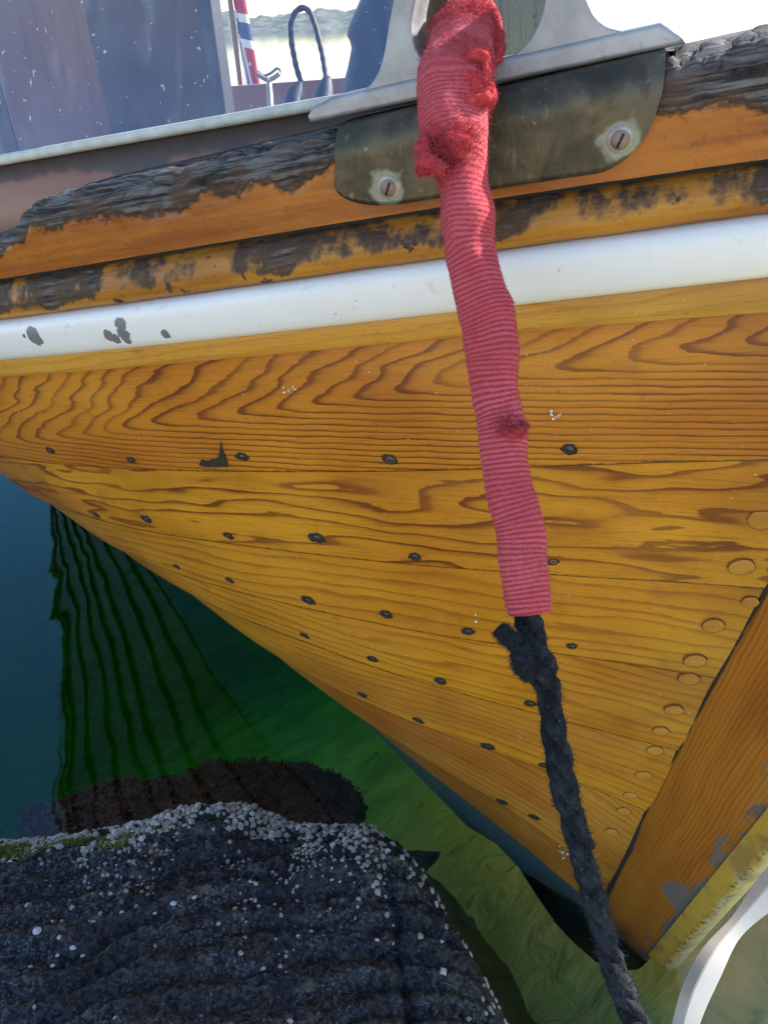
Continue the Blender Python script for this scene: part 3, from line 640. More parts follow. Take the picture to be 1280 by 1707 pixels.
    st = part('stem_chafing_strip', vs, fs, y_.m, uv=np.stack([np.broadcast_to(zz[:, None], (150, 15)), np.broadcast_to(np.linspace(0, 1, 15)[None], (150, 15))], -1).reshape(-1, 2)); st['label'] = 'yellow painted chafing strip, worn to bare wood, on the fore edge of the stem'
build_stem()

# ------------------------------------------------------------------ deck fittings and cabin
def wall_frame():
    A_ = onto_cap((525, 225)); B_ = onto_cap((120, 318)); return A_, B_
def onto_cap(px):
    e, z = cast([px], .01)[0]; return hp(e, z)+hn(e, z)*.01
pA, pB = onto_cap((560, 222)), onto_cap((150, 318)); cdir = unit((pB-pA)*V([1, 1, 0])); cnrm = V([cdir[1], -cdir[0], 0]); cnrm = cnrm*np.sign(cnrm@BX)
cq = pA-cnrm*.115      # a point of the coaming's outer face
def oncoam(px, back=0.): return onplane(px, cq-cnrm*back, cnrm)
def coam_s(P): return (P-cq)@cdir
gl = oncoam([(0, 272), (260, 229), (525, 181)]); zl_ = np.polyfit(coam_s(gl), gl[:, 2], 1)
cornerS = float(coam_s(oncoam([(724, 40)]))[0])
def CW(s, z, back=0.): return cq+cdir*s+cnrm*(-back)+ZX*(z-cq[2])
def coam_mat():
    m = NT('dark_varnished_coaming'); P = m.pos(); n1 = m.noise(P, 16., 5.); n2 = m.noise(P, 60., 4.); zc = m.xyz(P)
    uv = m.uv(); ux, uy, _ = m.xyz(uv)
    c = m.mix(m.noise(m.scale(uv, (6, 90, 1)), 1., 4.), (.21, .085, .052), (.29, .125, .08))
    st = m.sm(m.add(uy, m.mul(m.add(n1, -.5), .055)), -.028, -.018); c = m.mix(m.mul(st, .88), c, m.mix(n2, (.035, .030, .03), (.075, .06, .055)))
    m.bsdf(c, .5, m.bump(n2, .25, .002), coat=.2, coat_r=.3); return m.m
M['coaming'] = coam_mat(); M['bulk'] = wood('bulkhead_board', 'straight', .03, seed=17., light=(.15, .052, .036), mid=(.095, .032, .024), dark=(.045, .014, .012), contrast=.4)
def cabin():
    sA, sB = cornerS-.02, float(coam_s(oncoam([(-70, 300)]))[0])
    ss = np.linspace(sA, sB, 60); zt = np.polyval(zl_, np.clip(ss, sA, 1.1)); zb = zt-.22
    G = np.stack([CW(ss[:, None], 0, 0)+ZX*(z_[:, None]) for z_ in (zb, zb+.07, zb+.14, zt-.006)], 1).reshape(60, 4, 3) if False else np.stack([np.stack([CW(s, z) for s, z in zip(ss, z_)]) for z_ in (zb, zb+.07, zb+.15, zt)], 1)
    G2 = np.concatenate([G, G[:, -1:]-cnrm*.022, G[:, :1]-cnrm*.022], 1)
    uv = np.stack([np.broadcast_to(ss[:, None], (60, 6)), np.broadcast_to(V([-.22, -.15, -.07, 0, 0, -.22])[None], (60, 6))], -1).reshape(-1, 2)
    co = part('cabin_coaming', G2.reshape(-1, 3), gridfaces(60, 6), M['coaming'], uv=uv)
    # pale bead under the glass
    bd = np.stack([CW(s, z+.004, -.0035) for s, z in zip(ss, zt)]); vs, fs = tube(bd, .0058, 8); part('glazing_bead', vs, fs, plain('pale_sealant', (.50, .50, .46), .7, ns=70., var=.35, bump=.5), co)
    # glass
    gm = NT('salt_specked_glass'); Pn = gm.pos()
    tr = gm.n('ShaderNodeBsdfTransparent'); tr.inputs[0].default_value = (.93, .95, .96, 1); g_ = gm.n('ShaderNodeBsdfGlossy'); g_.inputs['Color'].default_value = (.32, .58, 1., 1); g_.inputs['Roughness'].default_value = .015
    df = gm.n('ShaderNodeBsdfDiffuse'); df.inputs[0].default_value = (.72, .75, .8, 1)
    spk = gm.sm(gm.noise(Pn, 130., 2.), .70, .74); film = gm.mul(gm.sm(gm.noise(Pn, 9., 4.), .2, .8), .045); big = gm.mul(gm.sm(gm.noise(gm.scale(Pn, (1, 1, .12)), 40., 3.), .55, .8), .08)
    dirt = gm.math('ADD', gm.add(gm.mul(spk, .45), film), big, clamp=True)
    m1 = gm.n('ShaderNodeMixShader'); m2 = gm.n('ShaderNodeMixShader')
    gm.t.links.new(gm.schlick(.050), m1.inputs[0]); gm.t.links.new(tr.outputs[0], m1.inputs[1]); gm.t.links.new(g_.outputs[0], m1.inputs[2])
    gm.t.links.new(dirt, m2.inputs[0]); gm.t.links.new(m1.outputs[0], m2.inputs[1]); gm.t.links.new(df.outputs[0], m2.inputs[2]); gm.t.links.new(m2.outputs[0], gm.out.inputs[0]); M['glass'] = gm.m
    zA, zB = float(zt[0]), float(zt[-1]); hgt = .55
    vs = [CW(sA+.02, zA+.004, .008), CW(sB, zB+.004, .008), CW(sB, zB+hgt, .008+hgt*.32), CW(sA+.02, zA+hgt, .008+hgt*.32)]; vs += [v-cnrm*.004 for v in vs]
    fs = [(0, 1, 2, 3), (7, 6, 5, 4), (0, 4, 5, 1), (1, 5, 6, 2), (2, 6, 7, 3), (3, 7, 4, 0)]
    part('window_pane', vs, fs, M['glass'], co, smooth=False)
    # corner post, top frame and raked front pane running across the deck
    pz = float(np.polyval(zl_, cornerS)); pc = CW(cornerS, pz+.12, .012)
    vs, fs = box(pc, cdir*.013, cnrm*.013, ZX*.44); bevelled(part('corner_post', vs, fs, M['bulk'], smooth=False), .004)
    cross = unit(-cnrm*.85-cdir*.52); fl = .17
    fm = NT('streaked_front_glass'); Pn = fm.pos(); uvv = fm.uv()
    tr = fm.n('ShaderNodeBsdfTransparent'); tr.inputs[0].default_value = (.10, .13, .18, 1)
    df = fm.n('ShaderNodeBsdfTranslucent'); df.inputs[0].default_value = (.45, .52, .62, 1); g_ = fm.n('ShaderNodeBsdfGlossy'); g_.inputs['Roughness'].default_value = .05
    stn = fm.noise(fm.scale(uvv, (70, 3, 1)), 1., 4., .6); drop = fm.sm(fm.noise(Pn, 160., 2.), .66, .7); k = fm.math('ADD', fm.mul(fm.sm(stn, .52, .7), .75), fm.mul(drop, .7), clamp=True)
    m1 = fm.n('ShaderNodeMixShader'); m2 = fm.n('ShaderNodeMixShader'); fm.t.links.new(fm.schlick(), m1.inputs[0]); fm.t.links.new(tr.outputs[0], m1.inputs[1]); fm.t.links.new(g_.outputs[0], m1.inputs[2])
    fm.t.links.new(k, m2.inputs[0]); fm.t.links.new(m1.outputs[0], m2.inputs[1]); fm.t.links.new(df.outputs[0], m2.inputs[2]); fm.t.links.new(m2.outputs[0], fm.out.inputs[0])
    b0 = CW(cornerS, pz-.05, .02); rk = unit(ZX+cdir*.10)
    vs = [b0, b0+cross*fl, b0+cross*fl+rk*.6, b0+rk*.6]; fn = unit(np.cross(cross, rk)); vs += [v+fn*.004 for v in vs]
    part('front_pane', vs, [(0, 1, 2, 3), (7, 6, 5, 4), (0, 4, 5, 1), (1, 5, 6, 2), (2, 6, 7, 3), (3, 7, 4, 0)], fm.m, smooth=False, uv=[(0, 0), (1, 0), (1, 1), (0, 1)]*2)
    c2 = b0+cross*fl*.5-ZX*.06; vs, fs = box(c2, cross*fl*.5, fn*.011, ZX*.07); bevelled(part('front_coaming', vs, fs, M['coaming'], smooth=False, uv=[(0, -.1)]*8), .003)
    # bulkhead behind the side glass: vertical boards, right edge a dark post
    bp = oncoam([(362, 97)], .16)[0]; s1 = float(coam_s(bp)); bh = empty_part = None
    bz = float(np.polyval(zl_, s1)); wbd = .31; fr0 = part('bulkhead_post', *box(CW(s1, bz+.10, .16), cdir*.008, cnrm*.012, ZX*.42), plain('dark_post', (.035, .03, .035), .5), smooth=False); bevelled(fr0, .002)
    for i in range(int((float(coam_s(oncoam([(-60, 60)], .165))[0])-s1)/wbd)+1):
        s_ = s1+.009+wbd*(i+.5); vs, fs = box(CW(s_, bz+.10-.03*i*0, .165+.0012*((i*7) % 3)), cdir*(wbd/2-.0008), cnrm*.006, ZX*.42)
        o = bevelled(part('bulkhead_board', vs, fs, M['bulk'], smooth=False, uv=[(ZX@v*1.0+i*.37, (v-CW(s_, 0))@cdir) for v in vs]), .002)
    # far coaming
    fa = CW(s1-.35, 0, 1.05); q0 = onplane([(300, 149)], cq-cnrm*1.0, cnrm)[0]; q1 = onplane([(600, 127)], cq-cnrm*1.0, cnrm)[0]; dd = unit(q1-q0); q0 = q0-dd*.30; q1 = q1+dd*.10
    cc = (q0+q1)/2; vs, fs = box(cc-ZX*.16, (q1-q0)/2, cnrm*.012, ZX*.16); part('far_coaming', vs, fs, M['coaming'], smooth=False, uv=[(0, -.1)]*8)
    return q0, q1
FQ0, FQ1 = cabin()

# fairlead casting
def fairlead():
    oA, oB = onto_cap((545, 215)), onto_cap((1085, 95)); d = unit((oA-oB)*V([1, 1, 0])); n = V([d[1], -d[0], 0]); n = n*np.sign(n@BX); q = (oA+oB)/2-n*.036
    px = [(527, 199), (523, 188), (529, 179), (560, 168), (600, 156), (625, 139), (640, 113), (648, 80), (654, 40), (662, 0), (672, -45), (695, -80), (725, -90), (733, -72), (714, -45), (701, -15), (693, 20), (691, 50), (698, 80), (712, 99), (736, 112), (770, 117), (810, 111), (850, 96), (883, 70), (903, 35), (912, 0), (909, -35), (893, -62), (903, -80), (940, -78), (966, -45), (978, -5), (990, 24), (1010, 43), (1040, 51), (1085, 46), (1112, 46), (1130, 56), (1139, 71), (960, 106), (740, 153)]
    P_ = onplane(px, q, n)
    P_ = np.concatenate([smooth_path(P_[:40], 150, 2), P_[40:]])
    def fz(p): return p
    bm = bmesh.new(); Tk = .052
    fv = [bm.verts.new(p+n*.012) for p in P_]; f = bm.faces.new(fv); r = bmesh.ops.extrude_face_region(bm, geom=[f]); vv = [g for g in r['geom'] if isinstance(g, bmesh.types.BMVert)]
    bmesh.ops.translate(bm, verts=vv, vec=Vector(-n*Tk)); bmesh.ops.recalc_face_normals(bm, faces=bm.faces)
    fl_ = onplane([(525, 201), (521, 190), (528, 176), (562, 158), (1100, 36), (1130, 53), (1142, 71)], q, n); fb = [bm.verts.new(p+n*.0145) for p in fl_]; f2 = bm.faces.new(fb); r2 = bmesh.ops.extrude_face_region(bm, geom=[f2]); bmesh.ops.translate(bm, verts=[g for g in r2['geom'] if isinstance(g, bmesh.types.BMVert)], vec=Vector(-n*.056)); bmesh.ops.recalc_face_normals(bm, faces=bm.faces)
    for lo, hi, of in ((20, 999, .017), (6, 8, .010)):
        ed = list({e for fc in bm.faces if lo <= len(fc.verts) <= hi for e in fc.edges})
        bmesh.ops.bevel(bm, geom=ed, offset=of, segments=6, profile=.5, affect='EDGES', clamp_overlap=True)
    bmesh.ops.triangulate(bm, faces=[fc for fc in bm.faces if len(fc.verts) > 4])
    me = bpy.data.meshes.new('fairlead'); bm.to_mesh(me); bm.free(); me.polygons.foreach_set('use_smooth', [True]*len(me.polygons))
    m = NT('weathered_galvanised_casting'); Pn = m.pos(); n1 = m.noise(Pn, 24., 5., .6); n2 = m.noise(Pn, 170., 4.)
    c = m.mix(m.sm(n1, .3, .7), (.22, .22, .235), (.36, .36, .37)); c = m.mix(m.mul(m.sm(n2, .62, .7), .5), c, (.20, .18, .17))
    m.bsdf(c, m.math('MULTIPLY_ADD', n1, .2, .40), m.bump(m.add(n2, m.mul(n1, .6)), .4, .0015), metal=.45); me.materials.append(m.m)
    o = link(bpy.data.objects.new('fairlead', me), boat); o['label'] = 'grey cast-metal fairlead with two horns bolted on the rail'
    mod = o.modifiers.new('wn', 'WEIGHTED_NORMAL')
    return q, n
FQ, FN = fairlead()

# ------------------------------------------------------------------ mooring rope and sleeve
SL = [(40, 735, 818), (60, 728, 826), (80, 720, 830), (105, 708, 826), (130, 698, 818), (155, 693, 812), (200, 698, 809), (240, 706, 808), (270, 722, 808), (300, 733, 808), (350, 732, 818), (400, 740, 824), (450, 755, 832), (500, 765, 842), (550, 776, 855), (600, 786, 866), (650, 793, 872), (700, 800, 881), (750, 807, 884), (800, 815, 887), (850, 820, 895), (900, 826, 902), (950, 832, 908), (1000, 836, 913), (1024, 838, 913)]
SL = V(SL, dtype=float)
RP = V([(1000, 852, 898), (1030, 858, 902), (1060, 862, 910), (1100, 868, 924), (1150, 890, 934), (1200, 897, 942), (1250, 906, 952), (1300, 917, 963), (1350, 928, 975), (1400, 940, 987), (1450, 955, 1001), (1500, 968, 1013), (1550, 981, 1026), (1600, 994, 1041), (1650, 1012, 1059), (1707, 1035, 1084)], dtype=float)
def dep(y): return np.interp(y, [40, 70, 110, 160, 300, 1030, 1707], [.625, .610, .585, .568, .558, .545, .528])
def fuzz(surf_p, surf_n, tang, lmin, lmax, wd, seed=0, droop=.5):
    """short curved fibres as thin ribbons"""
    r = np.random.default_rng(seed); n = len(surf_p); L = r.uniform(lmin, lmax, n)**1.0; rd = unit(r.normal(size=(n, 3)))
    d1 = unit(surf_n*.8+rd*.7+tang*r.uniform(-.6, .6, (n, 1))); d2 = unit(d1*.6+unit(r.normal(size=(n, 3)))*.8-ZX*droop*.2); sd_ = unit(np.cross(d1, unit(r.normal(size=(n, 3)))))*wd
    a = surf_p-sd_; b = surf_p+sd_; mm = surf_p+d1*(L*.55)[:, None]; c, d = mm-sd_*.8, mm+sd_*.8; e = mm+d2*(L*.45)[:, None]
    vs = np.stack([a, b, c, d, e], 1).reshape(-1, 3); k = np.arange(n)*5
    return vs, [tuple(x) for x in np.stack([k, k+1, k+3, k+2], 1)]+[tuple(x) for x in np.stack([k+2, k+3, k+4], 1)]
def mooring_rope():
    mid = (RP[:, 1]+RP[:, 2])/2; P_ = atd(np.stack([mid, RP[:, 0]], 1), dep(RP[:, 0])); rad = (RP[:, 2]-RP[:, 1])/2*dep(RP[:, 0])/FPX
    smid = (SL[:, 1]+SL[:, 2])/2; S_ = atd(np.stack([smid, SL[:, 0]], 1), dep(SL[:, 0]))
    inn = S_[0]
    # inboard run to a cleat, the length inside the sleeve, then the open run down to the rock
    pre = np.stack([inn-FN*.30-ZX*.085, inn-FN*.16-ZX*.05, inn-FN*.06-ZX*.012, inn-FN*.02-ZX*.006]); tail = V([P_[-1]+V([.035, -.10, -.14]), P_[-1]+V([.07, -.24, -.30]), P_[-1]+V([.09, -.34, -.40])])
    path = np.concatenate([pre, S_[2:-1], P_[1:], tail]); rr = np.concatenate([np.full(4, .0095), np.full(len(S_[2:-1]), .0098), rad[1:]*.93, np.full(3, .0105)])
    path4 = smooth_path(np.c_[path, rr], 900, 4); path = path4[:, :3]; R_ = path4[:, 3]
    t, u, v = frames(path); L = np.r_[0, np.cumsum(np.linalg.norm(np.diff(path, axis=0), axis=1))]
    parts = []; pts = []; nrm = []; tg = []
    for k in range(3):
        ph = 2*math.pi*(k/3)-L/.062*2*math.pi; c = path+(R_*.44)[:, None]*(np.cos(ph)[:, None]*u+np.sin(ph)[:, None]*v)
        a = np.linspace(0, 2*math.pi, 18, endpoint=False); tt, uu, vv = frames(c); dr = np.cos(a)[None, :, None]*uu[:, None]+np.sin(a)[None, :, None]*vv[:, None]
        G = c[:, None]+dr*(R_*.58)[:, None, None]
        yarn = np.sin(a[None, :]*7+L[:, None]*260+k*2)
        dn = .0006*yarn+.0019*fbm(G*150, 3, 30+k)+.0024*fbm(G*55, 2, 40+k); G = G+dr*dn[..., None]
        parts.append((G.reshape(-1, 3), gridfaces(len(path), 18, True)))
        ok = np.einsum('ijk,ijk->ij', G-path[:, None], dr) > 0; pts.append(G[ok]); nrm.append(dr[ok]); tg.append(np.broadcast_to(tt[:, None], G.shape)[ok])
    vs, fs = merge(parts)
    m = NT('frayed_dark_rope'); Pn = m.pos(); n1 = m.noise(Pn, 60., 5., .65); n2 = m.noise(Pn, 400., 3.)
    c = m.mix(m.sm(n1, .35, .7), (.009, .0105, .013), (.030, .034, .041)); c = m.mix(m.mul(m.sm(n2, .62, .72), .6), c, (.09, .09, .095))
    m.bsdf(c, 1., m.bump(n2, .8, .002), spec=.1); M['rope'] = m.m
    root = mobj('mooring_rope', vs, fs, m.m); tag(root, 'frayed dark grey mooring rope hanging from the red sleeve down past the bow', 'rope')
    p, n_, tg_ = np.concatenate(pts), np.concatenate(nrm), np.concatenate(tg)
    seen = np.where(L > .001)[0]; idx = RNG.choice(len(p), 34000, replace=True)
    fv, ff = fuzz(p[idx], n_[idx], tg_[idx], .0018, .0062, .00017, 3); mf = plain('rope_fibre', (.026, .029, .034), .95, var=.6, ns=300., spec=.2)
    o = mobj('fibres', fv, ff, mf, root, smooth=False); o['kind'] = 'stuff'
    def hair(G_, d_, t_, par, seed):
        pp = G_.reshape(-1, 3); ii = np.random.default_rng(seed).choice(len(pp), 1800); a_, b_ = fuzz(pp[ii], d_.reshape(-1, 3)[ii], np.broadcast_to(t_[:, None], G_.shape).reshape(-1, 3)[ii], .0015, .005, .00017, seed)
        mobj('fibres', a_, b_, mf, par, smooth=False)['kind'] = 'stuff'
    # cut strand end sticking out below the sleeve
    q = atd([(884, 1094), (868, 1080), (848, 1064), (832, 1048)], [.541, .534, .531, .530]); q = smooth_path(q, 40, 2); tt, uu, vv = frames(q); rd = np.interp(np.linspace(0, 1, 40), [0, .3, .9, 1], [.0062, .0058, .0056, .0046])
    a = np.linspace(0, 2*math.pi, 14, endpoint=False); dr = np.cos(a)[None, :, None]*uu[:, None]+np.sin(a)[None, :, None]*vv[:, None]; G = q[:, None]+dr*rd[:, None, None]; G = G+dr*(.0012*fbm(G*220, 3, 4))[..., None]
    fs = [tuple(f) for f in gridfaces(40, 14, True)]+[tuple(range(39*14+13, 39*14-1, -1))]; o = mobj('strand_end', G.reshape(-1, 3), fs, M['rope'], root); hair(G, dr, tt, o, 5)
    # second tucked strand bulge
    q = smooth_path(atd([(872, 1060), (868, 1085), (872, 1110), (885, 1130)], [.540, .534, .533, .540]), 30, 2); tt, uu, vv = frames(q); rd = .0075*np.sin(np.linspace(.25, math.pi-.15, 30))**.5; dr = np.cos(a)[None, :, None]*uu[:, None]+np.sin(a)[None, :, None]*vv[:, None]; G = q[:, None]+dr*rd[:, None, None]; G = G+dr*(.0013*fbm(G*200, 3, 9))[..., None]
    o = mobj('tucked_strand', G.reshape(-1, 3), gridfaces(30, 14, True), M['rope'], root); hair(G, dr, tt, o, 6)
    return path
ROPE = mooring_rope()

def sleeve():
    mid = (SL[:, 1]+SL[:, 2])/2; d_ = dep(SL[:, 0]); P_ = atd(np.stack([mid, SL[:, 0]], 1), d_); rad = (SL[:, 2]-SL[:, 1])/2*d_/FPX
    pre = np.stack([P_[0]-FN*.075-ZX*.030, P_[0]-FN*.045-ZX*.012, P_[0]-FN*.018-ZX*.001]); path = np.concatenate([pre, P_[1:]]); rr = np.concatenate([[.019, .021, .022], rad[1:]])
    n, k = 1250, 88; q = smooth_path(np.c_[path, rr], n, 30); path, R_ = q[:, :3], q[:, 3]; lq = np.linspace(0, 1, n); path = path+(.0030*fbm(np.stack([lq*11, 0*lq, 0*lq], 1), 2, 3)*sstep(.1, .2, lq))[:, None]*RT; R_ = R_*(1+.07*fbm(np.stack([lq*16, 0*lq+3, 0*lq], 1), 2, 8))
    t, u, v = frames(path); L = np.r_[0, np.cumsum(np.linalg.norm(np.diff(path, axis=0), axis=1))]; a = np.linspace(0, 2*math.pi, k, endpoint=False)
    dr = np.cos(a)[None, :, None]*u[:, None]+np.sin(a)[None, :, None]*v[:, None]; G0 = path[:, None]+dr*R_[:, None, None]
    LL = np.broadcast_to(L[:, None], (n, k)); 
    wr = fbm(G0*V([16, 16, 16]), 3, 5)+.6*fbm(G0*V([30, 30, 42]), 2, 55); sk = LL+.004*fbm(G0*22, 2, 6)
    PITCH = .0036; rib = np.sin(sk/PITCH*2*math.pi)*(.40+.60*sstep(.16, .34, LL))*(.75+.35*fbm(G0*30, 2, 71))
    # torn places: (pixel, radius m, depth)
    tear = np.zeros((n, k)); fl = np.zeros((n, k)); fac = ((CAM-G0)*dr).sum(-1) > 0
    def at(px, r, front=True):
        c = atd([px], float(dep(px[1]))-.0)[0]; c = c+unit(CAM-c)*.018; return np.linalg.norm(G0-c, axis=-1)/r
    for px, r, s_ in (((795, 118), .012, 1.), ((757, 268), .007, .8)): tear = np.maximum(tear, s_*np.exp(-(at(px, r))**2*2))
    for px, r, s_ in (((770, 110), .026, .8), ((790, 150), .018, 1.), ((730, 255), .022, 1.), ((765, 235), .02, .6), ((842, 706), .012, .45), ((864, 712), .011, .5), ((785, 55), .030, .9), ((755, 50), .02, .8), ((812, 70), .018, .8)): fl = np.maximum(fl, s_*np.exp(-(at(px, r))**2*1.6))
    wk = .5+.5*fbm(G0*V([9, 9, 12]), 2, 15)
    off = .0034*wr+(.00024*rib)*(1-.85*fl)*(.55+.6*wk)-.0085*tear+fl*(.0030+.0045*fbm(G0*110, 3, 9))
    # soft lengthwise folds and knit lumps
    off = off+.0013*np.sin(a[None, :]*3+LL*18+2*wr)*sstep(.02, .1, LL)+.00022*fbm(G0*700, 2, 2)
    endr = np.exp(-((L[-1]-L)/.006)**2)[:, None]; off = off-.0016*endr
    G = G0+dr*off[..., None]
    # turn the ends in
    G[-1] = path[-1]+dr[-1]*(R_[-1]*.70)-t[-1]*.002; G[0] = path[0]+dr[0]*(R_[0]*.6)
    m = NT('red_ribbed_knit'); Pn = m.pos(); n1 = m.noise(Pn, 18., 4.); n2 = m.noise(Pn, 900., 2.); n3 = m.noise(Pn, 260., 3.)
    at_ = m.n('ShaderNodeAttribute', attribute_name='rib').outputs['Fac']; af = m.n('ShaderNodeAttribute', attribute_name='fray').outputs['Fac']
    top = m.mix(m.sm(n1, .3, .7), (.42, .060, .075), (.47, .100, .120)); low = (.32, .030, .040); c = m.mix(m.sm(m.add(at_, m.mul(m.add(n3, -.5), .6)), .15, .75), low, top)
    c = m.mix(m.mul(m.sm(n2, .55, .7), .35), c, (.52, .17, .20)); c = m.mix(m.sm(af, .25, .7), c, m.mix(n3, (.46, .035, .048), (.58, .075, .085)))
    m.bsdf(c, .95, m.bump(m.add(n2, n3), .5, .001), sheen=.06, spec=.08)
    vs = G.reshape(-1, 3); fs = gridfaces(n, k, True); o = mobj('chafe_sleeve', vs, fs, m.m)
    for nm, arr in (('rib', .5+.5*rib), ('fray', np.clip(fl, 0, 1))):
        A_ = o.data.attributes.new(nm, 'FLOAT', 'POINT'); A_.data.foreach_set('value', arr.ravel().astype(np.float32))
    tag(o, 'torn red ribbed fabric sleeve pulled over the rope at the fairlead', 'sleeve')
    # nap over all the cloth, longer threads at the tears
    idx = RNG.choice(n*k, 26000); pf = G.reshape(-1, 3)[idx]; nf_ = dr.reshape(-1, 3)[idx]; tf = np.broadcast_to(t[:, None], G.shape).reshape(-1, 3)[idx]
    v1, f1 = fuzz(pf, nf_, tf, .0006, .0022, .00013, 5)
    w_ = fl.ravel()**2; w_ /= w_.sum(); idx = RNG.choice(n*k, 9000, p=w_); pf = G.reshape(-1, 3)[idx]; nf_ = dr.reshape(-1, 3)[idx]; tf = np.broadcast_to(t[:, None], G.shape).reshape(-1, 3)[idx]
    v2, f2 = fuzz(pf, nf_, tf, .002, .008, .00018, 6); vv, ff = merge([(v1, f1), (v2, f2)])
    fo = mobj('threads', vv, ff, plain('red_threads', (.43, .065, .080), .95, var=.35, ns=300., spec=.1), o, smooth=False); fo['kind'] = 'stuff'
    # turned-over torn flaps
    def flap(pxs, ds, rad, seed):
        q = smooth_path(atd(pxs, ds), 40, 3); tt, uu, vv_ = frames(q); aa = np.linspace(0, 2*math.pi, 20, endpoint=False); d2 = np.cos(aa)[None, :, None]*uu[:, None]+np.sin(aa)[None, :, None]*vv_[:, None]
        rd = rad*np.sin(np.linspace(.2, math.pi-.12, 40))**.6; Gf = q[:, None]+d2*rd[:, None, None]; Gf = Gf+d2*(rad*.55*fbm(Gf*160, 3, seed)+rad*.2*fbm(Gf*420, 2, seed+1))[..., None]
        f = mobj('torn_flap', Gf.reshape(-1, 3), gridfaces(40, 20, True), M['fray'], o); pp, nn2, t3 = Gf.reshape(-1, 3), d2.reshape(-1, 3), np.broadcast_to(tt[:, None], Gf.shape).reshape(-1, 3)
        ii = np.random.default_rng(seed).choice(len(pp), 900); a_, b_ = fuzz(pp[ii], nn2[ii], t3[ii], .0015, .005, .00016, seed); mobj('threads', a_, b_, fo.data.materials[0], f, smooth=False)['kind'] = 'stuff'
    M['fray'] = plain('frayed_red_cloth', (.50, .055, .068), .95, var=.35, ns=220., bump=.8, spec=.1)
    for pxs, ds, rd, s_ in (([(765, 100), (790, 92), (806, 95), (810, 115), (805, 140)], [.553, .549, .549, .552, .553], .0048, 3), ([(806, 135), (818, 150), (808, 165), (785, 168), (765, 160)], [.553, .553, .548, .544, .544], .0055, 5),
                            ([(720, 235), (702, 245), (708, 262), (722, 275), (742, 285)], [.548, .549, .542, .537, .535], .0060, 7), ([(722, 272), (708, 282), (694, 287)], [.543, .547, .549], .0034, 9), ([(745, 228), (765, 232), (790, 245)], [.532, .529, .532], .0042, 10),
                            ([(838, 716), (850, 724), (862, 720), (878, 706)], [.531, .529, .530, .536], .0026, 11), ([(742, 55), (760, 45), (785, 40), (808, 42)], [.605, .597, .595, .60], .0058, 13), ([(800, 42), (822, 55), (830, 80), (822, 105)], [.605, .598, .592, .586], .0066, 15)):
        flap(pxs, ds, rd, s_)
sleeve()

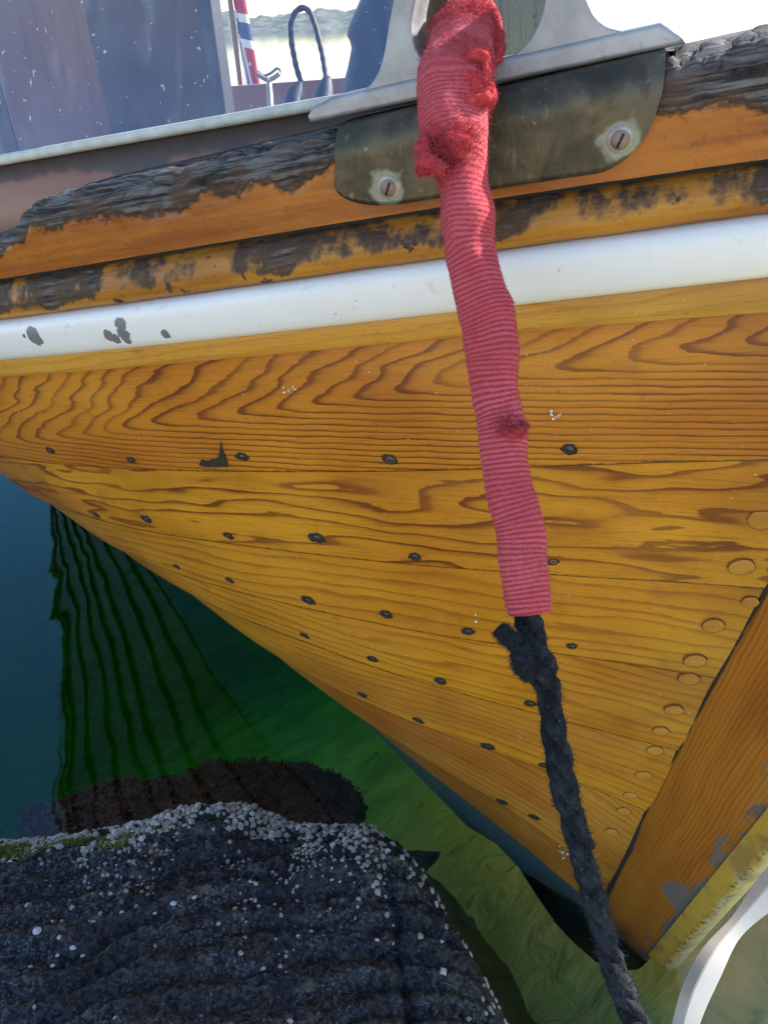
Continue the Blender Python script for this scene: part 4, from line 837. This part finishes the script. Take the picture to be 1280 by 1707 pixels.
# ------------------------------------------------------------------ rock with barnacles
ROUT = [(-420, 1520), (-150, 1440), (0, 1408), (60, 1402), (110, 1398), (170, 1396), (215, 1388), (262, 1382), (300, 1362), (345, 1350), (395, 1350), (450, 1360), (520, 1382), (590, 1380), (640, 1392), (680, 1418), (712, 1455), (735, 1500), (765, 1555), (800, 1610), (830, 1660), (852, 1707), (880, 1790), (905, 1900)]
def rock():
    pl = atz(ROUT, WL+.012)[:, :2]; tail = V([[.55, .12], [.75, -.25], [.6, -.7], [-1.4, -.7], [-1.6, .2]]); poly = np.r_[resample(pl, 220), tail]
    xs = np.r_[np.linspace(-1.7, -.95, 30)[:-1], np.linspace(-.95, .42, 470), np.linspace(.43, .85, 30)]; ys = np.r_[np.linspace(-.75, .15, 40)[:-1], np.linspace(.15, 1.42, 440)]
    X, Y = np.meshgrid(xs, ys, indexing='ij')
    a, b = poly, np.roll(poly, -1, 0); dm = np.full(X.shape, 9.); ins = np.zeros(X.shape, bool)
    for p, q in zip(a, b):
        d = q-p; L2 = d@d+1e-12; t = np.clip(((X-p[0])*d[0]+(Y-p[1])*d[1])/L2, 0, 1); dm = np.minimum(dm, (X-p[0]-t*d[0])**2+(Y-p[1]-t*d[1])**2)
        c = ((p[1] > Y) != (q[1] > Y)); xi = p[0]+(Y-p[1])/(q[1]-p[1]+1e-12)*d[0]; ins ^= c & (X < xi)
    D = np.sqrt(dm)*np.where(ins, 1, -1); P = np.stack([X, Y, 0*X], -1)
    Dn = D+.014*fbm(P*11, 3, 44)*sstep(0, .05, np.abs(D))
    ht = np.where(Dn > 0, .085*(1-np.exp(-Dn/.030))+.34*np.clip(Dn, 0, 1.), np.maximum(Dn*2.4, -.75))
    ht = np.minimum(ht, .42+.05*fbm(P*3, 3, 1))
    # curved strata: ridges running round the right shoulder
    rx, ry = X-.02, Y-.35; rad_ = np.hypot(rx*.75, ry*1.05)+.05*fbm(P*3., 3, 12)+.012*fbm(P*13, 3, 14)
    rw = sstep(-.30, .15, X)*sstep(0.0, .08, D); rid = np.abs(((rad_/.052) % 1.)-.5)*2
    ht = ht+rw*.034*(1-rid**1.4)-rw*.006*np.exp(-(rid/.12)**2)*0
    ins_ = sstep(0., .05, D)
    yy2 = Y-.22*X+.05*fbm(P*4, 3, 63); lay = np.abs(((yy2/.060+.5*fbm(P*7, 2, 64)) % 1.)-.5)*2; rg2 = fbm(np.stack([X*5+Y*2, Y*16-X*4, 0*X], -1), 4, 61); ht = ht+ins_*(.018*rg2+.034*fbm(P*5, 3, 62)+.020*(1-lay**1.3)*(1-rw)*sstep(.06, .16, D))
    crack = np.abs((X+.035)+.10*(Y-.78)+.02*fbm(P*9, 2, 70)); ht = ht-.016*np.exp(-(crack/.006)**2)*ins_*sstep(.95, .80, Y)
    crust = fbm(P*42, 3, 33); c2 = fbm(P*120, 3, 35); c3 = fbm(P*260, 2, 36)
    ht = ht+sstep(-.02, .02, D)*(.0085*crust+.0085*np.maximum(c2, -.2)+.0035*c3)
    ht = ht+np.where(D < 0, .03*fbm(P*9, 3, 20), 0)
    ht = ht+WL; vs = np.stack([X, Y, ht], -1)
    m = NT('dark_crusted_rock'); Pn = m.pos(); n1 = m.noise(Pn, 6., 4.); n2 = m.noise(Pn, 90., 5., .7); n3 = m.noise(Pn, 210., 4.); n4 = m.noise(m.scale(Pn, (1., 2.6, 1.)), 17., 4.); z_ = m.xyz(Pn)
    c = m.mix(m.sm(n2, .40, .68), (.008, .009, .011), (.055, .064, .080)); c = m.mix(m.mul(m.mul(m.sm(n3, .52, .66), m.sm(n1, .30, .62)), .9), c, (.17, .20, .24))
    bare = m.mul(m.sm(n4, .58, .66), m.sm(n1, .42, .6)); c = m.mix(m.mul(bare, .75), c, m.mix(n2, (.10, .095, .075), (.20, .19, .16)))
    wet = m.math('SUBTRACT', 1., m.sm(m.add(z_[2], m.mul(n1, .05)), WL+.0, WL+.055)); c = m.mix(m.mul(wet, .8), c, (.020, .014, .010))
    m.bsdf(c, m.math('MULTIPLY_ADD', wet, -.25, .62), m.bump(m.add(n2, m.mul(n3, .7)), .9, .004), spec=.35)
    root = mobj('shore_rock', vs.reshape(-1, 3), gridfaces(*X.shape), m.m); tag(root, 'dark ridged rock with a barnacle crust along its waterline', 'rock')
    gx, gy = xs, ys
    def hz(x, y):
        i = np.clip(np.searchsorted(gx, x)-1, 0, len(gx)-2); j = np.clip(np.searchsorted(gy, y)-1, 0, len(gy)-2); fx = (x-gx[i])/(gx[i+1]-gx[i]); fy = (y-gy[j])/(gy[j+1]-gy[j])
        return (ht[i, j]*(1-fx)*(1-fy)+ht[i+1, j]*fx*(1-fy)+ht[i, j+1]*(1-fx)*fy+ht[i+1, j+1]*fx*fy)
    def dd(x, y):
        i = np.clip(np.searchsorted(gx, x), 0, len(gx)-1); j = np.clip(np.searchsorted(gy, y), 0, len(gy)-1); return D[i, j]
    # barnacles
    bmats = [plain('barnacle_shell', (.42, .415, .38), .8, var=.35, ns=120., bump=.6), plain('barnacle_shell_pale', (.56, .57, .56), .8, var=.3, ns=120., bump=.6), plain('barnacle_shell_ochre', (.36, .31, .22), .85, var=.4, ns=120., bump=.6)]
    def bmesh_(i):
        r = np.random.default_rng(i); n = 10; a_ = np.linspace(0, 2*math.pi, n, endpoint=False); sc6 = 1+.16*np.cos(a_*6/1.+i)+.12*r.uniform(-1, 1, n); ringz = [(1., -.25), (.92, .12), (.66, .52), (.40, .66), (.26, .50), (.05, .42)]
        v_ = [(q*s*math.cos(t), q*s*math.sin(t)*.9, z) for q, z in ringz for t, s in zip(a_, sc6)]; return v_, [tuple(f) for f in gridfaces(6, n, True, flip=True)]
    BM = []
    for i in range(9):
        v_, f_ = bmesh_(i); me = make_mesh('barnacle', v_, f_); me.materials.append(bmats[i % 3]); BM.append(me)
    cand = RNG.uniform([-.92, .45], [.32, 1.25], (90000, 2)); dist = dd(cand[:, 0], cand[:, 1]); x, y = cand.T; zz = hz(x, y)
    cl = fbm(np.stack([x*14, y*14, 0*x], 1), 3, 91)+.5*fbm(np.stack([x*45, y*45, 0*x], 1), 2, 93); wdt = np.interp(x, [-.9, -.62, -.45, -.30, -.15, -.05, .05], [.06, .07, .14, .17, .13, .07, .04])*(1+.5*fbm(np.stack([x*9, y*0, 0*x], 1), 2, 95))
    dens = np.where((dist > -.004), np.exp(-(np.maximum(dist-.01, 0)/wdt)**2.4), 0)*np.where(x < -.03, 1., .07)
    pr = dens*sstep(-.62, .06, cl-.14*sstep(.03, .14, dist))+.0006*(dist > .05)*(dist < .5); keep = RNG.uniform(size=len(x)) < pr*.95; x, y, zz, dist = x[keep], y[keep], zz[keep], dist[keep]
    rr = RNG.uniform(.0032, .0074, len(x))*np.where(dist > .13, .62, 1.); order = np.argsort(-rr); x, y, zz, rr = x[order], y[order], zz[order], rr[order]
    ok = []; cell = {}
    for i in range(len(x)):
        cx, cy = int(x[i]/.018), int(y[i]/.018); good = True
        for ax_ in (-1, 0, 1):
            for ay_ in (-1, 0, 1):
                for j in cell.get((cx+ax_, cy+ay_), ()):
                    if (x[i]-x[j])**2+(y[i]-y[j])**2 < (.66*(rr[i]+rr[j]))**2: good = False
        if good: ok.append(i); cell.setdefault((cx, cy), []).append(i)
    # the 300 that show largest are parts of their own
    ok = V(ok); pxy = V([x[ok], y[ok], zz[ok]]).T-CAM; dz = pxy@FWD; u_ = 640+FPX*(pxy@RT)/dz; v_ = 853.5-FPX*(pxy@UP)/dz; vis = (u_ > -5) & (u_ < 1285) & (v_ < 1712); size = np.where(vis, rr[ok]/dz, 0); o2 = ok[np.argsort(-size)]
    rest = []
    for c_, i in enumerate(o2):
        h = .004; nn = unit(V([-(hz(x[i]+h, y[i])-hz(x[i]-h, y[i]))/(2*h), -(hz(x[i], y[i]+h)-hz(x[i], y[i]-h))/(2*h), 1.])); nn = unit(nn+V([0, 0, .6])); M4 = disc_frame(V([x[i], y[i], zz[i]]), nn) @ Matrix.Rotation(random.uniform(0, 6.3), 4, 'Z') @ Matrix.Diagonal((rr[i], rr[i], rr[i]*random.uniform(.7, 1.15), 1))
        if c_ < 300:
            o = bpy.data.objects.new('barnacle', BM[random.choice([0, 1, 3, 4, 6, 7, 2, 5, 0, 1])]); link(o, root); o.matrix_basis = M4
        else:
            v0_, f0_ = bmesh_(i % 9); A4 = np.array(M4); vv = np.c_[np.array(v0_), np.ones(len(v0_))] @ A4.T; rest.append((vv[:, :3], f0_))
    if rest:
        vs, fs = merge(rest); o = mobj('barnacle_crust', vs, fs, bmats[0], root); o['kind'] = 'stuff'
    print('barnacles', len(ok))
    # limpets, pale, scattered on the bare rock
    lv, lf = lathe([(1., -.2), (.95, .1), (.5, .45), (.12, .6), (.001, .62)], 12); lm = make_mesh('limpet', lv, lf); lm.materials.append(plain('limpet_shell', (.52, .54, .56), .7, var=.35, ns=90.))
    for (px, r) in (((289, 1506), .0062), ((324, 1496), .0050), ((427, 1474), .0046), ((418, 1500), .0040), ((426, 1502), .0045), ((364, 1540), .0045), ((438, 1615), .0050), ((122, 1580), .0062), ((98, 1563), .0048), ((62, 1552), .0085), ((50, 1614), .0055), ((88, 1611), .0050), ((138, 1594), .0036), ((628, 1567), .0044), ((553, 1467), .0036), ((566, 1470), .0036), ((735, 1570), .0050), ((808, 1690), .0050), ((655, 1543), .004), ((258, 1523), .0036), ((96, 1593), .004), ((770, 1572), .0036)):
        z0 = .12
        for _ in range(25):
            q = atz([px], z0)[0]; z0 = .5*z0+.5*float(hz(q[0], q[1]))
        o = bpy.data.objects.new('limpet', lm); link(o, root); o.matrix_basis = disc_frame(V([q[0], q[1], z0+.0005]), unit(V([.0, .35, 1.]))) @ Matrix.Rotation(random.uniform(0, 6.3), 4, 'Z') @ Matrix.Diagonal((r*.95, r*.78, r*.6, 1))
    # green weed tufts at the waterline, left
    n = 7000; t = RNG.uniform(-110, 215, n); yy_ = np.interp(t, [-110, 0, 110, 205], [1440, 1412, 1402, 1390]); pq = np.stack([t, yy_+3+np.abs(RNG.normal(0, 9, n))], 1); z0 = np.full(n, WL+.02)
    for _ in range(20):
        base = atz(pq, z0); z0 = .5*z0+.5*hz(base[:, 0], base[:, 1])
    base[:, 2] = z0+.002; k = (fbm(base*V([22, 22, 0])+3, 2, 77) > -.10) & (z0 > WL-.01); base = base[k]; nn = np.tile(V([0., .5, .8]), (len(base), 1)); fv, ff = fuzz(base, nn, nn*0, .004, .012, .0010, 12, 1.5)
    o = mobj('green_algae', fv, ff, plain('green_algae', (.14, .19, .022), .7, var=.5, ns=60.), root, smooth=False); o['kind'] = 'stuff'; o['label'] = 'bright green algae tufts at the waterline'
    return hz
HZ = rock()

# brown weed growing under water off the rock
def weed():
    n = 22000; u = RNG.uniform(40, 600, n); top = np.interp(u, [40, 90, 200, 330, 420, 500, 560, 590, 600], [1352, 1340, 1310, 1285, 1272, 1276, 1300, 1325, 1345]); bot = np.interp(u, [40, 300, 350, 500, 600], [1412, 1385, 1368, 1392, 1395]); f = RNG.uniform(0, 1, n)
    py = top+(bot-top)*f+fbm(np.stack([u*.02, 0*u, 0*u], 1), 3, 5)*14; zt = WL-.035-.06*RNG.uniform(0, 1, n)-.05*(1-f)
    tip = np.concatenate([atz([(a, b)], c) for a, b, c in zip(u, py, zt)]); r = np.random.default_rng(3)
    L = r.uniform(.008, .024, n); d = unit((V([0, .25, .2])+r.normal(0, .6, (n, 3)))*V([1, 1, .45])); root = tip-d*L[:, None]; sd_ = unit(np.cross(d, r.normal(size=(n, 3))))*r.uniform(.0022, .0055, (n, 1)); mid = (tip+root)/2+r.normal(0, .005, (n, 3))
    vs = np.stack([root-sd_*.4, root+sd_*.4, mid-sd_, mid+sd_, tip-sd_*.7, tip+sd_*.7], 1).reshape(-1, 3); k = np.arange(n)*6
    fs = [tuple(x) for x in np.stack([k, k+1, k+3, k+2], 1)]+[tuple(x) for x in np.stack([k+2, k+3, k+5, k+4], 1)]
    o = mobj('seaweed', vs, fs, plain('brown_wrack', (.16, .065, .040), .8, var=.35, ns=12.)); tag(o, 'dark brown seaweed under the water beyond the rock', 'seaweed', kind='stuff')
weed()
# ------------------------------------------------------------------ white bent rail, lower right
def bent_rail():
    Lp = V([(1330, 1402), (1280, 1462), (1246, 1503), (1214, 1541), (1186, 1568), (1177, 1580), (1156, 1618), (1141, 1646), (1128, 1680), (1121, 1707), (1108, 1770), (1098, 1850)], dtype=float)
    Rp = V([(1345, 1450), (1280, 1512), (1256, 1535), (1232, 1560), (1222, 1575), (1216, 1586), (1203, 1610), (1186, 1644), (1171, 1676), (1161, 1707), (1146, 1770), (1136, 1850)], dtype=float)
    dd_ = np.linspace(.86, .76, len(Lp)); Lw = atd(Lp, dd_); Rw = atd(Rp, dd_); cl = (Lw+Rw)/2
    pre = V([[1.2, -.80, .32], [1.2, -.55, .45], [1.15, .2, .54], [.95, .56, .57], [.68, .66, .56]]); post = V([[.215, .10, .365], [.20, -.35, .35], [.20, -.62, .34], [.20, -.75, .325]])
    hw = np.linalg.norm(Lw-Rw, axis=1)/2; sdv = unit(Lw-Rw); Lw = np.r_[pre+sdv[0]*hw[0], Lw, post+sdv[-1]*hw[-1]]; Rw = np.r_[pre-sdv[0]*hw[0], Rw, post-sdv[-1]*hw[-1]]
    both = smooth_path(np.c_[Lw, Rw], 520, 14); Lw, Rw = both[:, :3], both[:, 3:]; t = unit(np.gradient((Lw+Rw)/2, axis=0)); vw = np.tile(unit(((Lw+Rw)/2)[330]-CAM), (520, 1)); sd_ = unit(np.cross(t, vw)); wd = np.linalg.norm(Lw-Rw, axis=1)/2; c = (Lw+Rw)/2+vw*.02; sg = np.sign(((Lw-Rw)*sd_).sum(1).mean())*sd_
    sec = [(1., .10), (.93, .02), (.25, -.62), (.12, -.64), (-.80, -.20), (-.97, -.08), (-1., .06), (-.9, .9), (.9, .9)]
    G = np.stack([c+sg*(a*wd)[:, None]+vw*(b*wd)[:, None] for a, b in sec], 1); G = G+.0005*fbm(G*60, 3, 4)[..., None]
    m = NT('cracked_white_enamel'); Pn = m.pos(); n1 = m.noise(Pn, 30., 4.); uv = m.uv(); ux, uy, _ = m.xyz(uv); n2 = m.noise(Pn, 160., 4., .7)
    cr = m.mul(m.math('SUBTRACT', 1., m.sm(m.math('ABSOLUTE', m.add(m.add(uy, -.31), m.mul(m.add(n2, -.5), .16))), .006, .022)), m.math('SUBTRACT', 1., m.sm(ux, .70, .71)))
    c_ = m.mix(n1, (.30, .285, .26), (.35, .335, .31)); c_ = m.mix(m.mul(cr, .85), c_, (.22, .21, .20)); m.bsdf(c_, .3, m.bump(m.add(n1, m.mul(cr, -1.)), .25, .002), coat=.4, coat_r=.12)
    ns_ = len(sec); fs = [tuple(f) for f in gridfaces(520, ns_, True)]+[tuple(range(ns_)), tuple(range(519*ns_+ns_-1, 519*ns_-1, -1))]
    U, Vv = np.meshgrid(np.linspace(0, 1, 520), np.linspace(0, 1, ns_), indexing='ij')
    o = mobj('bent_rail', G.reshape(-1, 3), fs, m.m, smooth=True, uv=np.stack([U, Vv], -1).reshape(-1, 2)); es = o.modifiers.new('edges', 'EDGE_SPLIT'); es.split_angle = math.radians(28)
    tag(o, 'sunlit white painted bent rail with cracked enamel in front of the stem', 'rail')
bent_rail()

# ------------------------------------------------------------------ small things seen over the rail
def small_things():
    # flag
    nu, nv = 40, 50; U, W_ = np.meshgrid(np.linspace(0, 1, nu), np.linspace(0, 1, nv), indexing='ij'); D_ = 2.3
    top = atd([(395, -70)], D_)[0]; hx, up = RT, ZX; ln = .34
    ang = U*9.; x = (.012+.022*W_)*(U*2.2)+.010*np.sin(ang+W_*2.5); y = .016*np.cos(ang*1.0+W_*1.7); z = -W_*ln-U*.045*W_
    P_ = top+(x-.032)[..., None]*hx+y[..., None]*(-FWD*V([1, 1, 0]))+z[..., None]*up
    m = NT('flag_cloth'); uv = m.uv(); ux, uy, _ = m.xyz(uv)
    def bar(v, c, w_): return m.math('LESS_THAN', m.math('ABSOLUTE', m.add(v, -c)), w_)
    wh = m.math('MAXIMUM', bar(ux, .37, .10), bar(uy, .5, .125)); bl = m.math('MAXIMUM', bar(ux, .37, .05), bar(uy, .5, .062)); c = m.mix(wh, (.50, .09, .10), (.8, .8, .8)); c = m.mix(bl, c, (.12, .15, .27))
    df = m.n('ShaderNodeBsdfDiffuse'); tl = m.n('ShaderNodeBsdfTranslucent'); mx = m.n('ShaderNodeMixShader'); mx.inputs[0].default_value = .45; m.put(df.inputs[0], c); m.put(tl.inputs[0], c); m.t.links.new(df.outputs[0], mx.inputs[1]); m.t.links.new(tl.outputs[0], mx.inputs[2]); m.t.links.new(mx.outputs[0], m.out.inputs[0])
    root = empty('flag', top-up*ln); fl = mobj('flag_cloth', P_.reshape(-1, 3), gridfaces(nu, nv), m.m, root, uv=np.stack([U, W_], -1).reshape(-1, 2))
    st = np.stack([top-.035*hx+up*.12, top-.040*hx-up*.75]); vs, fs = tube(st, .008, 8); mobj('flagstaff', vs, fs, plain('varnished_staff', (.25, .12, .04), .4), root)
    tag(root, 'limp red, white and blue flag on a staff seen through the window', 'flag')
    # looped cable with two plugs, standing on the far coaming
    D_ = 1.15; pts = [(497, 158), (503, 140), (494, 112), (486, 72), (484, 40), (492, 18), (506, 10), (518, 20), (528, 50), (538, 92), (543, 125), (545, 150)]; q = smooth_path(atd(pts, D_), 90, 3); vs, fs = tube(q, .0042+.0004*np.sin(np.arange(90)*1.3), 8)
    root = mobj('cable_loop', vs, fs, plain('reddish_black_cable', (.055, .022, .025), .6, var=.5, ns=120.)); tag(root, 'reddish black cable bent into an upright loop behind the window', 'cable')
    mk = plain('black_rubber_plug', (.012, .014, .02), .6)
    for a, b in (((502, 138), (490, 162)), ((546, 128), (540, 160))):
        e_ = atd([a, b, (b[0]-4, b[1]+40)], D_); vs, fs = tube(smooth_path(e_, 12, 1), np.interp(np.linspace(0, 1, 12), [0, .25, .6, 1], [.006, .012, .015, .014]), 10); mobj('plug', vs, fs, mk, root)
    # black tarpaulin bundle
    D_ = 1.05; out = [(660, -60), (620, -45), (603, 0), (583, 40), (573, 58), (584, 78), (580, 110), (574, 140), (580, 200), (620, 230), (680, 230), (700, 150), (700, 40), (690, -40)]; q = resample(np.r_[atd(out, D_), atd(out[:1], D_)], 60)[:-1]; cen = q.mean(0); rings = []
    for s_, bk in ((1., .0), (1.0, .05), (.92, .09), (.0, .10)): rings.append(cen+(q-cen)*s_+FWD*V([1, 1, 0])*bk)
    fr = [cen+(q-cen)*s_-FWD*V([1, 1, 0])*bk for s_, bk in ((0.01, .035), (.35, .038), (.65, .035), (.88, .022))]; G = np.stack(fr+rings, 0); G = G+.010*fbm(G*V([18, 18, 10]), 3, 6)[..., None]*RT+.014*fbm(G*V([14, 14, 7]), 3, 8)[..., None]*FWD
    mt = NT('blue_black_tarpaulin'); Pn = mt.pos(); mt.bsdf(mt.mix(mt.noise(Pn, 20., 4.), (.006, .008, .014), (.014, .018, .028)), .6, mt.bump(mt.noise(Pn, 35., 4.), .6, .01))
    tag(mobj('tarpaulin_bundle', G.reshape(-1, 3), gridfaces(len(G), len(q), True), mt.m), 'blue-black tarpaulin bundle beside the fairlead, behind the window', 'tarpaulin')
    # small pale stand with a hooked head
    D_ = 1.2; q = atd([(452, 205), (450, 160), (448, 132)], D_); hk = smooth_path(atd([(430, 118), (440, 126), (452, 121), (462, 112), (469, 117), (466, 124)], D_), 30, 2); vs, fs = merge([tube(smooth_path(q, 20, 1), np.linspace(.0055, .0042, 20), 8), tube(hk, .0022, 8), tube(smooth_path(atd([(428, 122), (440, 130), (448, 133), (458, 128), (466, 122)], D_), 20, 1), .0036, 8)])
    tag(mobj('rowlock', vs, fs, plain('pale_metal', (.50, .47, .42), .5, metal=.3)), 'small pale rowlock standing on the far side of the cockpit', 'rowlock')
small_things()
